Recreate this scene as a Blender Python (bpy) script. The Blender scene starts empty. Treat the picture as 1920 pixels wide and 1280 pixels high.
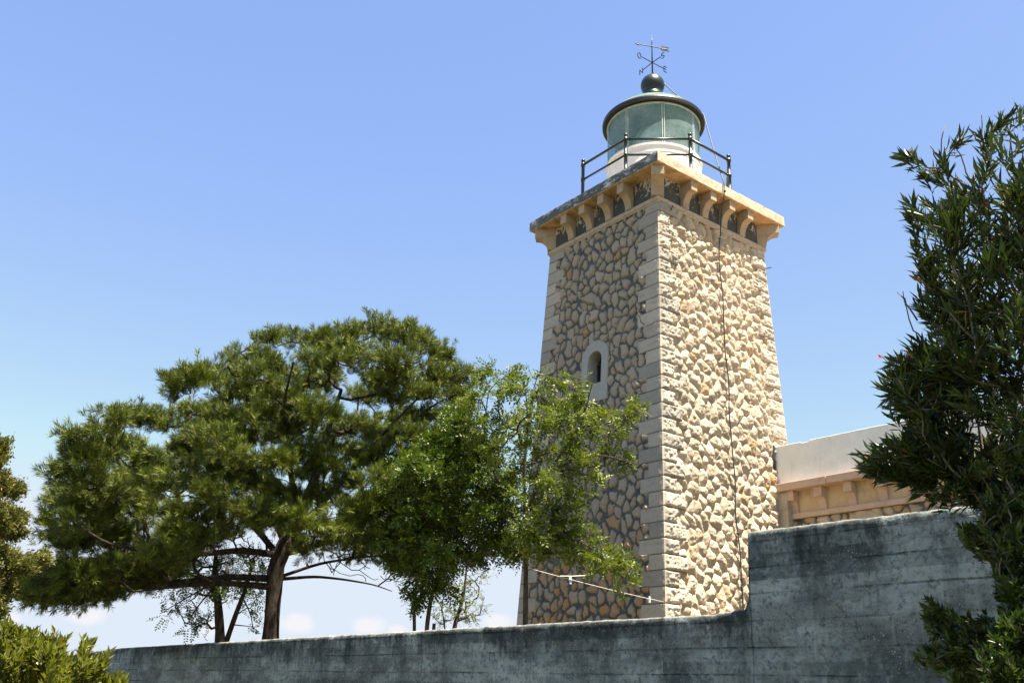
import bpy, math, random
import numpy as np
from mathutils import Vector, Matrix

random.seed(11)
rng = np.random.default_rng(11)
sc = bpy.context.scene
col = sc.collection

# ------------------------------------------------------------------ camera
# world axes run along the tower's walls, tower axis at x = y = 0, camera side ground at z = 0
CAM = np.array([15.100, -15.948, 1.65])
RT = np.array([0.61417643, 0.78803655, 0.04225765])
UP = np.array([0.26169205, -0.25388885, 0.93115935])
FW = np.array([-0.74451635, 0.56083763, 0.36215544])
FPX = 1726.95
cd = bpy.data.cameras.new('camera')
cd.sensor_fit = 'HORIZONTAL'
cd.sensor_width = 36.0
cd.lens = FPX / 1920 * 36
cd.clip_start = 0.05
cd.clip_end = 6000
cam = bpy.data.objects.new('camera', cd)
col.objects.link(cam)
m = Matrix.Identity(4)
for i in range(3):
    m[i][0], m[i][1], m[i][2], m[i][3] = RT[i], UP[i], -FW[i], CAM[i]
cam.matrix_world = m
sc.camera = cam

# ------------------------------------------------------------------ sky, sun, exposure
SUN_EL, SUN_AZ = 71.5, 9.0           # azimuth counted from +x towards +y
SUN = np.array([math.cos(math.radians(SUN_EL)) * math.cos(math.radians(SUN_AZ)),
                math.cos(math.radians(SUN_EL)) * math.sin(math.radians(SUN_AZ)),
                math.sin(math.radians(SUN_EL))])
world = bpy.data.worlds.new('World')
sc.world = world
world.use_nodes = True
wt = world.node_tree
wt.nodes.clear()
wo = wt.nodes.new('ShaderNodeOutputWorld')
bg = wt.nodes.new('ShaderNodeBackground')
sky = wt.nodes.new('ShaderNodeTexSky')
sky.sky_type = 'NISHITA'
sky.sun_disc = False
sky.sun_elevation = math.radians(SUN_EL)
sky.sun_rotation = math.radians(90 - SUN_AZ)
sky.altitude = 50
sky.air_density = 1.0
sky.dust_density = 0.4
sky.ozone_density = 1.0
bg.inputs['Strength'].default_value = 0.112
hs_ = wt.nodes.new('ShaderNodeHueSaturation')
hs_.inputs['Saturation'].default_value = 1.32
hs_.inputs['Hue'].default_value = 0.511
gm_ = wt.nodes.new('ShaderNodeGamma')
gm_.inputs['Gamma'].default_value = 0.68
wt.links.new(sky.outputs[0], gm_.inputs['Color'])
wt.links.new(gm_.outputs[0], hs_.inputs['Color'])
# small fair-weather clouds low over the horizon
wc = wt.nodes.new('ShaderNodeTexCoord').outputs['Generated']
wn = wt.nodes.new('ShaderNodeTexNoise')
wt.links.new(wc, wn.inputs['Vector'])
wn.inputs['Scale'].default_value = 30
wn.inputs['Detail'].default_value = 6
acc = None
for (cx_, cy_, rr_) in ((160, 1152, .030), (690, 1172, .034), (745, 1180, .02), (560, 1168, .034), (930, 1165, .03), (400, 1175, .03), (20, 1160, .02)):
    dv = FW + (cx_ - 960) / FPX * RT + (640 - cy_) / FPX * UP
    dv = dv / np.linalg.norm(dv)
    sb = wt.nodes.new('ShaderNodeVectorMath')
    sb.operation = 'SUBTRACT'
    wt.links.new(wc, sb.inputs[0])
    sb.inputs[1].default_value = dv
    sq = wt.nodes.new('ShaderNodeVectorMath')
    sq.operation = 'MULTIPLY'
    wt.links.new(sb.outputs[0], sq.inputs[0])
    sq.inputs[1].default_value = (1, 1, 1.9)
    ln_ = wt.nodes.new('ShaderNodeVectorMath')
    ln_.operation = 'LENGTH'
    wt.links.new(sq.outputs[0], ln_.inputs[0])
    mr = wt.nodes.new('ShaderNodeMapRange')
    wt.links.new(ln_.outputs['Value'], mr.inputs[0])
    mr.inputs[1].default_value, mr.inputs[2].default_value, mr.inputs[3].default_value, mr.inputs[4].default_value = 0, rr_, 1, 0
    if acc is None:
        acc = mr.outputs[0]
    else:
        mx_ = wt.nodes.new('ShaderNodeMath')
        mx_.operation = 'MAXIMUM'
        wt.links.new(acc, mx_.inputs[0])
        wt.links.new(mr.outputs[0], mx_.inputs[1])
        acc = mx_.outputs[0]
ad = wt.nodes.new('ShaderNodeMath')
ad.operation = 'ADD'
wt.links.new(acc, ad.inputs[0])
wt.links.new(wn.outputs['Fac'], ad.inputs[1])
cr = wt.nodes.new('ShaderNodeMapRange')
wt.links.new(ad.outputs[0], cr.inputs[0])
cr.inputs[1].default_value, cr.inputs[2].default_value, cr.inputs[3].default_value, cr.inputs[4].default_value = .85, 1.2, 0, .85
cm = wt.nodes.new('ShaderNodeMix')
cm.data_type = 'RGBA'
wt.links.new(cr.outputs[0], cm.inputs['Factor'])
cap = wt.nodes.new('ShaderNodeMix')
cap.data_type = 'RGBA'
cap.blend_type = 'DARKEN'
cap.inputs['Factor'].default_value = 1
tint = wt.nodes.new('ShaderNodeMix')
tint.data_type = 'RGBA'
tint.blend_type = 'MULTIPLY'
tint.inputs['Factor'].default_value = 1
wt.links.new(hs_.outputs[0], tint.inputs['A'])
tint.inputs['B'].default_value = (1.04, .99, 1.0, 1)
wt.links.new(tint.outputs['Result'], cap.inputs['A'])
cap.inputs['B'].default_value = (1.80, 2.0, 2.28, 1)
wt.links.new(cap.outputs['Result'], cm.inputs['A'])
cm.inputs['B'].default_value = (2.25, 2.22, 2.28, 1)
wt.links.new(cm.outputs['Result'], bg.inputs[0])
wt.links.new(bg.outputs[0], wo.inputs[0])

sl = bpy.data.lights.new('sun', 'SUN')
sl.energy = 5.0
sl.angle = math.radians(0.53)
sl.color = (1.0, 0.875, 0.715)
so = bpy.data.objects.new('sun', sl)
col.objects.link(so)
so.rotation_euler = Vector(SUN).to_track_quat('Z', 'Y').to_euler()
so.location = (30, 0, 40)

vs = sc.view_settings
vs.view_transform = 'Standard'
vs.look = 'None'
vs.exposure = 1.9
vs.gamma = 1.0
vs.use_curve_mapping = False
sc.cycles.max_bounces = 8
sc.cycles.diffuse_bounces = 3
sc.cycles.transparent_max_bounces = 12


# ------------------------------------------------------------------ small helpers
def ray(px, py):
    d = FW + (px - 960) / FPX * RT + (640 - py) / FPX * UP
    return d / np.linalg.norm(d)


def at(px, py, dist):
    return CAM + ray(px, py) * dist


def project(P):
    d = P - CAM
    w = d @ FW
    return 960 + FPX * (d @ RT) / w, 640 - FPX * (d @ UP) / w


def nrm(v):
    return v / np.maximum(np.linalg.norm(v, axis=-1, keepdims=True), 1e-9)


_tab = np.random.default_rng(5).random((256, 256))


def vnoise(x, y, s=0):
    x = np.asarray(x, float) + s * 17.31
    y = np.asarray(y, float) + s * 9.77
    xi = np.floor(x).astype(int)
    yi = np.floor(y).astype(int)
    fx, fy = x - xi, y - yi
    fx = fx * fx * (3 - 2 * fx)
    fy = fy * fy * (3 - 2 * fy)
    g = lambda a, b: _tab[a & 255, b & 255]
    return (g(xi, yi) * (1 - fx) + g(xi + 1, yi) * fx) * (1 - fy) + (g(xi, yi + 1) * (1 - fx) + g(xi + 1, yi + 1) * fx) * fy


def fbm(x, y, s=0, o=4):
    r, a, t = 0, 1, 0
    for k in range(o):
        r = r + a * (vnoise(x * 2 ** k, y * 2 ** k, s + k) - .5)
        t += a
        a *= .55
    return r / t * 2


def sstep(a, b, x):
    t = np.clip((x - a) / (b - a), 0, 1)
    return t * t * (3 - 2 * t)


ORG = {}


def tag(o, label=None, cat=None, group=None, kind=None):
    for k, v in (('label', label), ('category', cat), ('group', group), ('kind', kind)):
        if v:
            o[k] = v
    return o


def thing(name, label, cat, loc=(0, 0, 0), group=None):
    o = bpy.data.objects.new(name, None)
    o.empty_display_size = .2
    col.objects.link(o)
    o.location = loc
    ORG[o] = np.array(loc, float)
    return tag(o, label, cat, group)


def obj(name, V, F, mat, parent=None, smooth=False, tone=None, bevel=0):
    """one mesh object; V in world coordinates, F an (n,k) array, a list of faces or a list of arrays"""
    V = np.asarray(V, float).reshape(-1, 3)
    loc = ORG[parent] if parent is not None else np.zeros(3)
    me = bpy.data.meshes.new(name)
    if isinstance(F, np.ndarray):
        F = [F]
    if len(F) and isinstance(F[0], np.ndarray) and F[0].ndim == 2:
        loops = np.concatenate([f.ravel() for f in F]).astype(np.int32)
        tot = np.concatenate([np.full(len(f), f.shape[1]) for f in F]).astype(np.int32)
        start = np.concatenate([[0], np.cumsum(tot)[:-1]]).astype(np.int32)
        me.vertices.add(len(V))
        me.vertices.foreach_set('co', (V - loc).astype(np.float32).ravel())
        me.loops.add(len(loops))
        me.loops.foreach_set('vertex_index', loops)
        me.polygons.add(len(tot))
        me.polygons.foreach_set('loop_start', start)
        me.polygons.foreach_set('loop_total', tot)
        me.update(calc_edges=True)
        me.validate()
    else:
        me.from_pydata((V - loc).tolist(), [], [list(map(int, f)) for f in F])
        me.update()
    if tone is not None and len(me.vertices) == len(V):
        a = me.color_attributes.new('tone', 'FLOAT_COLOR', 'POINT')
        t = np.ones((len(V), 4), np.float32)
        t[:, :3] = tone
        a.data.foreach_set('color', t.ravel())
    me.polygons.foreach_set('use_smooth', np.full(len(me.polygons), bool(smooth)))
    me.materials.append(mat)
    o = bpy.data.objects.new(name, me)
    col.objects.link(o)
    if parent is not None:
        o.parent = parent
    ORG[o] = loc
    if bevel:
        b = o.modifiers.new('bevel', 'BEVEL')
        b.width = bevel
        b.segments = 2
        b.limit_method = 'ANGLE'
    return o


class MB:
    """collects simple shapes for one mesh"""

    def __init__(s):
        s.V, s.F, s.n = [], [], 0

    def add(s, V, F):
        V = np.asarray(V, float)
        s.V.append(V)
        s.F += [[i + s.n for i in f] for f in F]
        s.n += len(V)
        return s

    def box(s, x0, x1, y0, y1, z0, z1):
        V = [(x, y, z) for z in (z0, z1) for x, y in ((x0, y0), (x1, y0), (x1, y1), (x0, y1))]
        return s.add(V, [(3, 2, 1, 0), (4, 5, 6, 7), (0, 1, 5, 4), (1, 2, 6, 5), (2, 3, 7, 6), (3, 0, 4, 7)])

    def tube(s, pts, r, n=8, cap=True):
        P = np.asarray(pts, float)
        R = np.broadcast_to(np.asarray(r, float), (len(P),))
        T = nrm(np.gradient(P, axis=0))
        ref = np.array([0, 0, 1.]) if abs(T[0, 2]) < .9 else np.array([1., 0, 0])
        u = nrm(np.cross(T[0], ref))
        rings = []
        for i in range(len(P)):
            u = nrm(u - (u @ T[i]) * T[i])
            v = np.cross(T[i], u)
            a = np.arange(n) * 2 * math.pi / n
            rings.append(P[i] + R[i] * (np.cos(a)[:, None] * u + np.sin(a)[:, None] * v))
        F = [(i * n + k, i * n + (k + 1) % n, (i + 1) * n + (k + 1) % n, (i + 1) * n + k)
             for i in range(len(P) - 1) for k in range(n)]
        if cap:
            F += [tuple(range(n))[::-1], tuple((len(P) - 1) * n + k for k in range(n))]
        return s.add(np.concatenate(rings), F)

    def lathe(s, prof, c=(0, 0), n=64, cap=False):
        a = np.arange(n) * 2 * math.pi / n
        V = np.concatenate([np.stack([c[0] + r * np.cos(a), c[1] + r * np.sin(a), np.full(n, z)], 1) for r, z in prof])
        F = [(i * n + k, i * n + (k + 1) % n, (i + 1) * n + (k + 1) % n, (i + 1) * n + k)
             for i in range(len(prof) - 1) for k in range(n)]
        if cap:
            F += [tuple(range(n))[::-1], tuple((len(prof) - 1) * n + k for k in range(n))]
        return s.add(V, F)

    def prism(s, poly, o, ux, uy, w):
        """outline poly in the (ux, uy) plane from origin o, extruded by vector w"""
        o, ux, uy, w = (np.asarray(k, float) for k in (o, ux, uy, w))
        A = np.array([o + p[0] * ux + p[1] * uy for p in poly])
        n = len(A)
        V = np.concatenate([A, A + w])
        F = [tuple(range(n))[::-1], tuple(range(n, 2 * n))] + [(i, (i + 1) % n, n + (i + 1) % n, n + i) for i in range(n)]
        return s.add(V, F)

    def sphere(s, c, r, n=16):
        pr = [(max(r * math.sin(t), 1e-4), c[2] - r * math.cos(t)) for t in np.linspace(0, math.pi, n // 2 + 1)]
        return s.lathe(pr, (c[0], c[1]), n)

    def build(s, name, mat, parent=None, smooth=False, bevel=0):
        return obj(name, np.concatenate(s.V), s.F, mat, parent, smooth, bevel=bevel)


# ------------------------------------------------------------------ materials
class NT:
    def __init__(s, name):
        s.m = bpy.data.materials.new(name)
        s.m.use_nodes = True
        s.t = s.m.node_tree
        s.t.nodes.clear()
        s.out = s.n('ShaderNodeOutputMaterial')
        s.b = s.n('ShaderNodeBsdfPrincipled')
        s.t.links.new(s.b.outputs[0], s.out.inputs[0])
        s.tc = s.n('ShaderNodeNewGeometry').outputs['Position']

    def n(s, t, **k):
        x = s.t.nodes.new(t)
        for a, v in k.items():
            setattr(x, a, v)
        return x

    def put(s, sock, v):
        if isinstance(v, bpy.types.NodeSocket):
            s.t.links.new(v, sock)
        elif isinstance(v, (tuple, list)) and len(v) == 3 and sock.type == 'RGBA':
            sock.default_value = (*v, 1)
        else:
            sock.default_value = v

    def scale(s, v, k):
        x = s.n('ShaderNodeVectorMath', operation='MULTIPLY')
        s.put(x.inputs[0], v)
        x.inputs[1].default_value = k
        return x.outputs[0]

    def noise(s, sc_, det=4, rough=.55, vec=None, dist=0):
        x = s.n('ShaderNodeTexNoise')
        s.put(x.inputs['Vector'], vec if vec is not None else s.tc)
        x.inputs['Scale'].default_value = sc_
        x.inputs['Detail'].default_value = det
        x.inputs['Roughness'].default_value = rough
        x.inputs['Distortion'].default_value = dist
        return x.outputs['Fac']

    def voro(s, sc_, vec=None, feature='F1', out='Distance'):
        x = s.n('ShaderNodeTexVoronoi', feature=feature)
        s.put(x.inputs['Vector'], vec if vec is not None else s.tc)
        x.inputs['Scale'].default_value = sc_
        return x.outputs[out]

    def ramp(s, f, a, b, lo=0., hi=1.):
        x = s.n('ShaderNodeMapRange')
        s.put(x.inputs[0], f)
        for i, v in enumerate((a, b, lo, hi)):
            s.put(x.inputs[i + 1], v)
        return x.outputs[0]

    def math(s, op, a, b=0.):
        x = s.n('ShaderNodeMath', operation=op)
        s.put(x.inputs[0], a)
        s.put(x.inputs[1], b)
        return x.outputs[0]

    def mix(s, f, a, b, mode='MIX'):
        x = s.n('ShaderNodeMix', data_type='RGBA', blend_type=mode)
        s.put(x.inputs['Factor'], f)
        s.put(x.inputs['A'], a)
        s.put(x.inputs['B'], b)
        return x.outputs['Result']

    def attr(s, name='tone'):
        x = s.n('ShaderNodeAttribute', attribute_name=name)
        y = s.n('ShaderNodeSeparateColor')
        s.t.links.new(x.outputs['Color'], y.inputs[0])
        return y.outputs[0], y.outputs[1], y.outputs[2]

    def xyz(s):
        y = s.n('ShaderNodeSeparateXYZ')
        s.put(y.inputs[0], s.tc)
        return y.outputs

    def bump(s, h, st=.5, d=.01):
        x = s.n('ShaderNodeBump')
        x.inputs['Strength'].default_value = st
        x.inputs['Distance'].default_value = d
        s.put(x.inputs['Height'], h)
        s.t.links.new(x.outputs[0], s.b.inputs['Normal'])

    def done(s, base, rough=.8, metal=0., spec=.3):
        s.put(s.b.inputs['Base Color'], base)
        s.put(s.b.inputs['Roughness'], rough)
        s.put(s.b.inputs['Metallic'], metal)
        s.put(s.b.inputs['Specular IOR Level'], spec)
        return s.m


def simple(name, base, rough=.6, metal=0., var=.25, sc_=9., spec=.4, bump=0.):
    t = NT(name)
    n = t.noise(sc_, 5)
    c = t.mix(t.ramp(n, .3, .7), tuple(k * (1 - var) for k in base), tuple(min(1, k * (1 + var)) for k in base))
    if bump:
        t.bump(t.noise(sc_ * 6, 4), .6, bump)
    return t.done(c, rough, metal, spec)


def m_rubble():
    t = NT('rubble_stone')
    r, g, b = t.attr()
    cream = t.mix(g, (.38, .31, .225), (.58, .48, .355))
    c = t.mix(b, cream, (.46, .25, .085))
    c = t.mix(t.ramp(t.noise(14, 5, .65), .42, .75, 0, .55), c, (.36, .33, .29))
    c = t.mix(t.ramp(t.noise(45, 3), .55, .75, 0, .5), c, (.58, .49, .37))
    mort = t.mix(t.ramp(t.noise(5, 4), .35, .65), (.078, .088, .086), (.145, .152, .146))
    c = t.mix(r, mort, c)
    t.bump(t.noise(42, 6, .75), .8, .022)
    return t.done(c, .92, 0, .15)


def m_quoin():
    t = NT('ashlar_stone')
    r, g, b = t.attr()
    c = t.mix(g, (.31, .285, .24), (.54, .475, .38))
    st = t.noise(4, 5, .65, t.scale(t.tc, (1, 1, 2.2)))
    c = t.mix(t.ramp(st, .48, .72, 0, .5), c, (.22, .22, .21))
    c = t.mix(t.ramp(t.noise(55, 3), .58, .7, 0, .5), c, (.2, .18, .16))
    c = t.mix(r, (.10, .10, .095), c)
    t.bump(t.noise(48, 5, .7), .6, .010)
    return t.done(c, .9, 0, .15)


def m_plaster(name, base, dirt, amt=.6, sc_=3.):
    t = NT(name)
    n = t.noise(sc_, 6, .65)
    c = t.mix(t.ramp(t.noise(sc_ * 2.3, 4), .3, .7, 0, .5), base, tuple(k * .8 for k in base))
    c = t.mix(t.ramp(n, .5, .68, 0, amt), c, dirt)
    c = t.mix(t.ramp(t.noise(9, 6, .75, t.scale(t.tc, (1, 1, .3))), .56, .70, 0, amt * .7), c, tuple(k * .6 for k in dirt))
    t.bump(t.noise(40, 4, .6), .6, .008)
    return t.done(c, .85, 0, .2)


def m_slab():
    t = NT('weathered_slab_paint')
    x, y, z = t.xyz()
    n = t.noise(5, 6, .7)
    tan = t.mix(t.ramp(n, .4, .65), (.62, .42, .23), (.52, .29, .12))
    tan = t.mix(t.ramp(t.noise(2.6, 6, .75), .46, .66, 0, .85), tan, (.21, .16, .12))
    tan = t.mix(t.ramp(t.noise(13, 5, .75), .55, .68, 0, .7), tan, (.62, .55, .45))
    cream = t.mix(t.ramp(t.noise(7, 5, .7), .42, .7), (.58, .47, .35), (.38, .28, .18))
    cream = t.mix(t.ramp(t.noise(3, 6, .75, t.scale(t.tc, (1, 1, 2))), .55, .68, 0, .7), cream, (.16, .14, .12))
    # the seaward fascia is blackened, with flakes of old white paint
    fl = t.noise(2.2, 6, .75, t.scale(t.tc, (1.5, 1, 2.5)), .6)
    black = t.mix(t.ramp(fl, .50, .62), t.mix(t.noise(2.5, 4), (.045, .055, .058), (.17, .19, .19)), (.56, .56, .54))
    up = t.n('ShaderNodeNewGeometry')
    sep = t.n('ShaderNodeSeparateXYZ')
    t.put(sep.inputs[0], up.outputs['True Normal'])
    side = t.ramp(sep.outputs[1], -.6, -.8)
    c = t.mix(t.ramp(sep.outputs[2], -.55, -.75), t.mix(side, cream, black), tan)
    t.bump(t.noise(30, 5, .7), .6, .012)
    return t.done(c, .9, 0, .15)


def m_frieze():
    t = NT('dark_frieze_render')
    x, y, z = t.xyz()
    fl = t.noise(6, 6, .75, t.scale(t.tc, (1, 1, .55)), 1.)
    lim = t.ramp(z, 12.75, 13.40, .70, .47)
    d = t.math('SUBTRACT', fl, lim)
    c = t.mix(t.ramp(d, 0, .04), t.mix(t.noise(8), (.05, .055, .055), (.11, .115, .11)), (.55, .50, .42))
    return t.done(c, .9, 0, .2)


def m_concrete():
    t = NT('board_marked_concrete')
    x, y, z = t.xyz()
    r_, g_, b_ = t.attr()          # r: depth below the top edge in m, g: top edge painted pale as if sunlit
    wob = t.math('MULTIPLY', t.math('SUBTRACT', t.noise(1.2, 4), .5), .025)
    zb = t.math('MULTIPLY', t.math('ADD', z, wob), 5.6)
    fr = t.math('FRACT', zb)
    cv = t.n('ShaderNodeCombineXYZ')
    t.put(cv.inputs[2], t.math('FLOOR', zb))
    t.put(cv.inputs[0], t.math('FLOOR', t.math('MULTIPLY', x, .3)))
    wnz = t.n('ShaderNodeTexWhiteNoise')
    t.put(wnz.inputs['Vector'], cv.outputs[0])
    big = t.noise(1.3, 7, .68)
    flat = t.noise(1.2, 6, .65, t.scale(t.tc, (.8, 1, 3.5)))
    f = t.math('ADD', t.math('MULTIPLY', big, .55), t.math('MULTIPLY', flat, .45))
    f = t.math('ADD', f, t.math('MULTIPLY', t.math('SUBTRACT', wnz.outputs['Value'], .5), .11))
    c = t.mix(t.ramp(f, .41, .59), (.105, .138, .138), (.37, .44, .43))
    c = t.mix(t.ramp(t.noise(11, 6, .75), .50, .66, 0, .6), c, (.39, .46, .455))
    c = t.mix(t.ramp(t.noise(26, 5, .8), .50, .64, 0, .75), c, (.045, .06, .064))
    st2 = t.noise(5, 6, .7, t.scale(t.tc, (1, 1, .10)))
    c = t.mix(t.ramp(st2, .52, .70, 0, .55), c, (.05, .064, .068))
    c = t.mix(t.ramp(st2, .44, .30, 0, .35), c, (.36, .39, .385))
    # sand and pebbles where the cement has washed out
    vf = t.n('ShaderNodeTexVoronoi')
    t.put(vf.inputs['Vector'], t.tc)
    vf.inputs['Scale'].default_value = 62
    sp = t.n('ShaderNodeSeparateColor')
    t.put(sp.inputs[0], vf.outputs['Color'])
    rad = t.math('MULTIPLY', sp.outputs[0], .52)
    peb = t.ramp(t.math('SUBTRACT', rad, vf.outputs['Distance']), 0, .06)
    zone = t.ramp(t.noise(1.5, 5, .65, t.scale(t.tc, (.8, 1, 2.2))), .48, .58)
    pm = t.math('MULTIPLY', peb, zone)
    c = t.mix(t.math('MULTIPLY', zone, .45), c, (.05, .06, .062))
    c = t.mix(pm, c, t.mix(sp.outputs[1], (.14, .165, .165), (.36, .37, .35)))
    # black crust running down from the coping
    streak = t.noise(2.0, 6, .7, t.scale(t.tc, (1, 1, .2)))
    edge = t.noise(9, 7, .8, t.scale(t.tc, (1, 1, .6)))
    lim = t.ramp(r_, 0, .55, .42, .70)
    q = t.math('ADD', t.math('MULTIPLY', streak, .5), t.math('MULTIPLY', edge, .5))
    blk = t.ramp(t.math('SUBTRACT', q, lim), -.05, .10, 0, .88)
    c = t.mix(blk, c, (.024, .031, .034))
    # board joints
    dj = t.math('ABSOLUTE', t.math('SUBTRACT', fr, .5))
    ln = t.math('MULTIPLY', t.ramp(dj, .004, .045, 1, 0), t.ramp(t.noise(2.4, 6, .8, t.scale(t.tc, (.5, 1, 3))), .42, .62))
    ln = t.math('MULTIPLY', ln, t.ramp(t.noise(30, 3, .6), .3, .55))
    c = t.mix(t.math('MULTIPLY', ln, .6), c, (.03, .036, .038))
    # a few runs of old whitewash low on the wall
    wn = t.noise(7, 5, .7, t.scale(t.tc, (1, 1, .16)))
    wl = t.math('MULTIPLY', t.ramp(wn, .63, .68), t.ramp(r_, .28, .5))
    wl = t.math('MULTIPLY', wl, t.ramp(t.noise(1.3, 2, .5), .5, .56))
    c = t.mix(t.math('MULTIPLY', wl, .8), c, (.42, .44, .43))
    c = t.mix(g_, c, t.mix(t.noise(24, 5, .7), (.20, .195, .18), (.48, .46, .42)))
    h = t.math('SUBTRACT', t.math('ADD', t.noise(38, 6, .75), t.math('MULTIPLY', pm, .8)), t.math('MULTIPLY', ln, 1.5))
    t.bump(h, 1., .016)
    return t.done(c, .95, 0, .1)


def m_leaf(name, dark, light, rough=.45, trans=.35, spec=.4, dry=None):
    """tone.r picks between the two greens leaf by leaf, tone.b marks dry leaves"""
    t = NT(name)
    r, g, b = t.attr()
    c = t.mix(r, dark, light)
    if dry:
        c = t.mix(b, c, dry)
    t.done(c, rough, 0, spec)
    tr = t.n('ShaderNodeBsdfTranslucent')
    t.put(tr.inputs[0], t.mix(.5, c, (light[0] * 1.5, light[1] * 1.6, light[2] * .8)))
    mx = t.n('ShaderNodeMixShader')
    mx.inputs[0].default_value = trans
    t.t.links.new(t.b.outputs[0], mx.inputs[1])
    t.t.links.new(tr.outputs[0], mx.inputs[2])
    t.t.links.new(mx.outputs[0], t.out.inputs[0])
    return t.m


def m_bark(name, a, b, sc_=14):
    t = NT(name)
    n = t.noise(sc_, 6, .7, t.scale(t.tc, (1, 1, .35)))
    t.bump(n, 1., .03)
    return t.done(t.mix(t.ramp(n, .35, .65), a, b), .95, 0, .1)


def m_glass():
    t = NT('lantern_glass')
    n = t.noise(2.2, 5, .6)
    t.done(t.mix(t.ramp(n, .4, .65), (.17, .29, .30), (.37, .48, .48)), .12, 0, .6)
    tr = t.n('ShaderNodeBsdfTransparent')
    tr.inputs[0].default_value = (.62, .84, .84, 1)
    mx = t.n('ShaderNodeMixShader')
    mx.inputs[0].default_value = .60
    t.t.links.new(t.b.outputs[0], mx.inputs[1])
    t.t.links.new(tr.outputs[0], mx.inputs[2])
    t.t.links.new(mx.outputs[0], t.out.inputs[0])
    return t.m


M = {
    'rubble': m_rubble(), 'quoin': m_quoin(), 'slab': m_slab(), 'frieze': m_frieze(), 'concrete': m_concrete(),
    'trim': m_plaster('limestone_trim', (.47, .39, .30), (.22, .20, .18), .7, 4),
    'bracket': m_plaster('bracket_stone', (.45, .345, .235), (.22, .19, .16), .5, 5),
    'surround': m_plaster('window_surround_stone', (.41, .40, .36), (.30, .295, .27), .5, 5),
    'white': m_plaster('white_lantern_paint', (.80, .82, .82), (.62, .62, .58), .35, 3),
    'parapet': m_plaster('parapet_whitewash', (.82, .85, .83), (.66, .67, .63), .4, 2),
    'ledge': m_plaster('ledge_render', (.58, .42, .31), (.40, .28, .20), .5, 3),
    'anfrieze': m_plaster('annex_frieze_plaster', (.62, .46, .27), (.33, .25, .18), .6, 3),
    'iron': simple('black_green_iron', (.012, .022, .022), .35, 0, .4, 20, .5),
    'rim': simple('black_roof_rim', (.012, .012, .012), .4, 0, .3, 10, .5),
    'copper': m_plaster('green_roof_paint', (.085, .15, .125), (.16, .22, .19), .5, 4),
    'glass': m_glass(),
    'mull': simple('mullion_paint', (.45, .52, .50), .5),
    'lens': simple('lamp_optic', (.55, .62, .60), .15, 0, .3, 3, .7),
    'inner': simple('lantern_ceiling', (.40, .46, .44), .7),
    'wire': simple('dark_cable', (.02, .03, .035), .5),
    'rust': simple('rusty_iron', (.035, .03, .028), .7),
    'rope': simple('white_line', (.6, .58, .52), .7, 0, .1),
    'peg': simple('pale_peg', (.55, .62, .66), .6, 0, .1),
    'wood': simple('window_frame_wood', (.06, .05, .04), .6),
    'pane': simple('dark_window_pane', (.015, .02, .022), .08, 0, .2, 3, .7),
    'ground': m_plaster('dry_earth', (.085, .075, .04), (.04, .05, .02), .7, .7),
    'pinebark': m_bark('pine_bark', (.018, .015, .012), (.078, .064, .052)),
    'bark': m_bark('grey_bark', (.040, .034, .028), (.12, .10, .08), 20),
    'stem': m_bark('oleander_stem', (.13, .11, .085), (.26, .23, .18), 30),
    'pine': m_leaf('pine_needles', (.014, .036, .008), (.165, .205, .022), .5, .10, .3, (.16, .10, .03)),
    'locust': m_leaf('locust_leaflets', (.030, .060, .007), (.170, .215, .018), .45, .22, .4),
    'locustd': m_leaf('locust_leaflets_deep', (.014, .036, .004), (.110, .170, .012), .45, .18, .4),
    'cyp': m_leaf('cypress_sprays', (.035, .050, .012), (.14, .145, .028), .6, .2, .2, (.20, .12, .04)),
    'ole': m_leaf('oleander_leaves', (.009, .021, .007), (.062, .098, .018), .42, .12, .35, (.25, .16, .06)),
    'shrub': m_leaf('shrub_leaves', (.010, .028, .006), (.065, .105, .014), .33, .14, .5),
    'bush': m_leaf('bush_leaves', (.045, .065, .008), (.180, .195, .020), .4, .35, .4, (.22, .11, .03)),
    'flower': simple('pink_flower', (.55, .03, .07), .6),
}

# ------------------------------------------------------------------ ground
TER = 1.92


def ground():
    xs = np.concatenate([[-3000, -600, -150], np.linspace(-60, 60, 61), [150, 600, 3000]])
    ys = np.concatenate([[-3000, -600, -150], np.linspace(-50, -10.6, 21), [-10.42, -10.38], np.linspace(-10.2, 40, 27), [150, 600, 3000]])
    X, Y = np.meshgrid(xs, ys)
    up = sstep(-10.42, -10.38, Y)
    far = np.maximum(np.abs(X), np.abs(Y))
    Z = up * TER + .10 * fbm(X * .25, Y * .25, 3) * (far < 100) - .0
    Z = Z - np.where(up > .5, 1, 0) * sstep(28, 600, np.hypot(X, Y)) * 40
    n, k = X.shape
    idx = np.arange(n * k).reshape(n, k)
    F = np.stack([idx[:-1, :-1], idx[:-1, 1:], idx[1:, 1:], idx[1:, :-1]], -1).reshape(-1, 4)
    o = obj('ground', np.stack([X, Y, Z], -1), F, M['ground'], None, True)
    tag(o, kind='structure')


ground()

# ------------------------------------------------------------------ masonry fields
ZM, HW, BAT = 12.718, 1.958, .0386
COURSE = .3187


def half(z):
    return HW + BAT * (ZM - z)


def poisson(x0, x1, y0, y1, r, seed, ay=1.0, tries=9000, P=None):
    g = np.random.default_rng(seed)
    P = np.empty((0, 2)) if P is None else P
    for _ in range(tries):
        q = np.array([g.uniform(x0, x1), g.uniform(y0, y1)])
        if len(P) == 0 or (((P[:, 0] - q[0]) ** 2 + ((P[:, 1] - q[1]) / ay) ** 2).min() > r * r):
            P = np.vstack([P, q])
    return P


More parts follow.
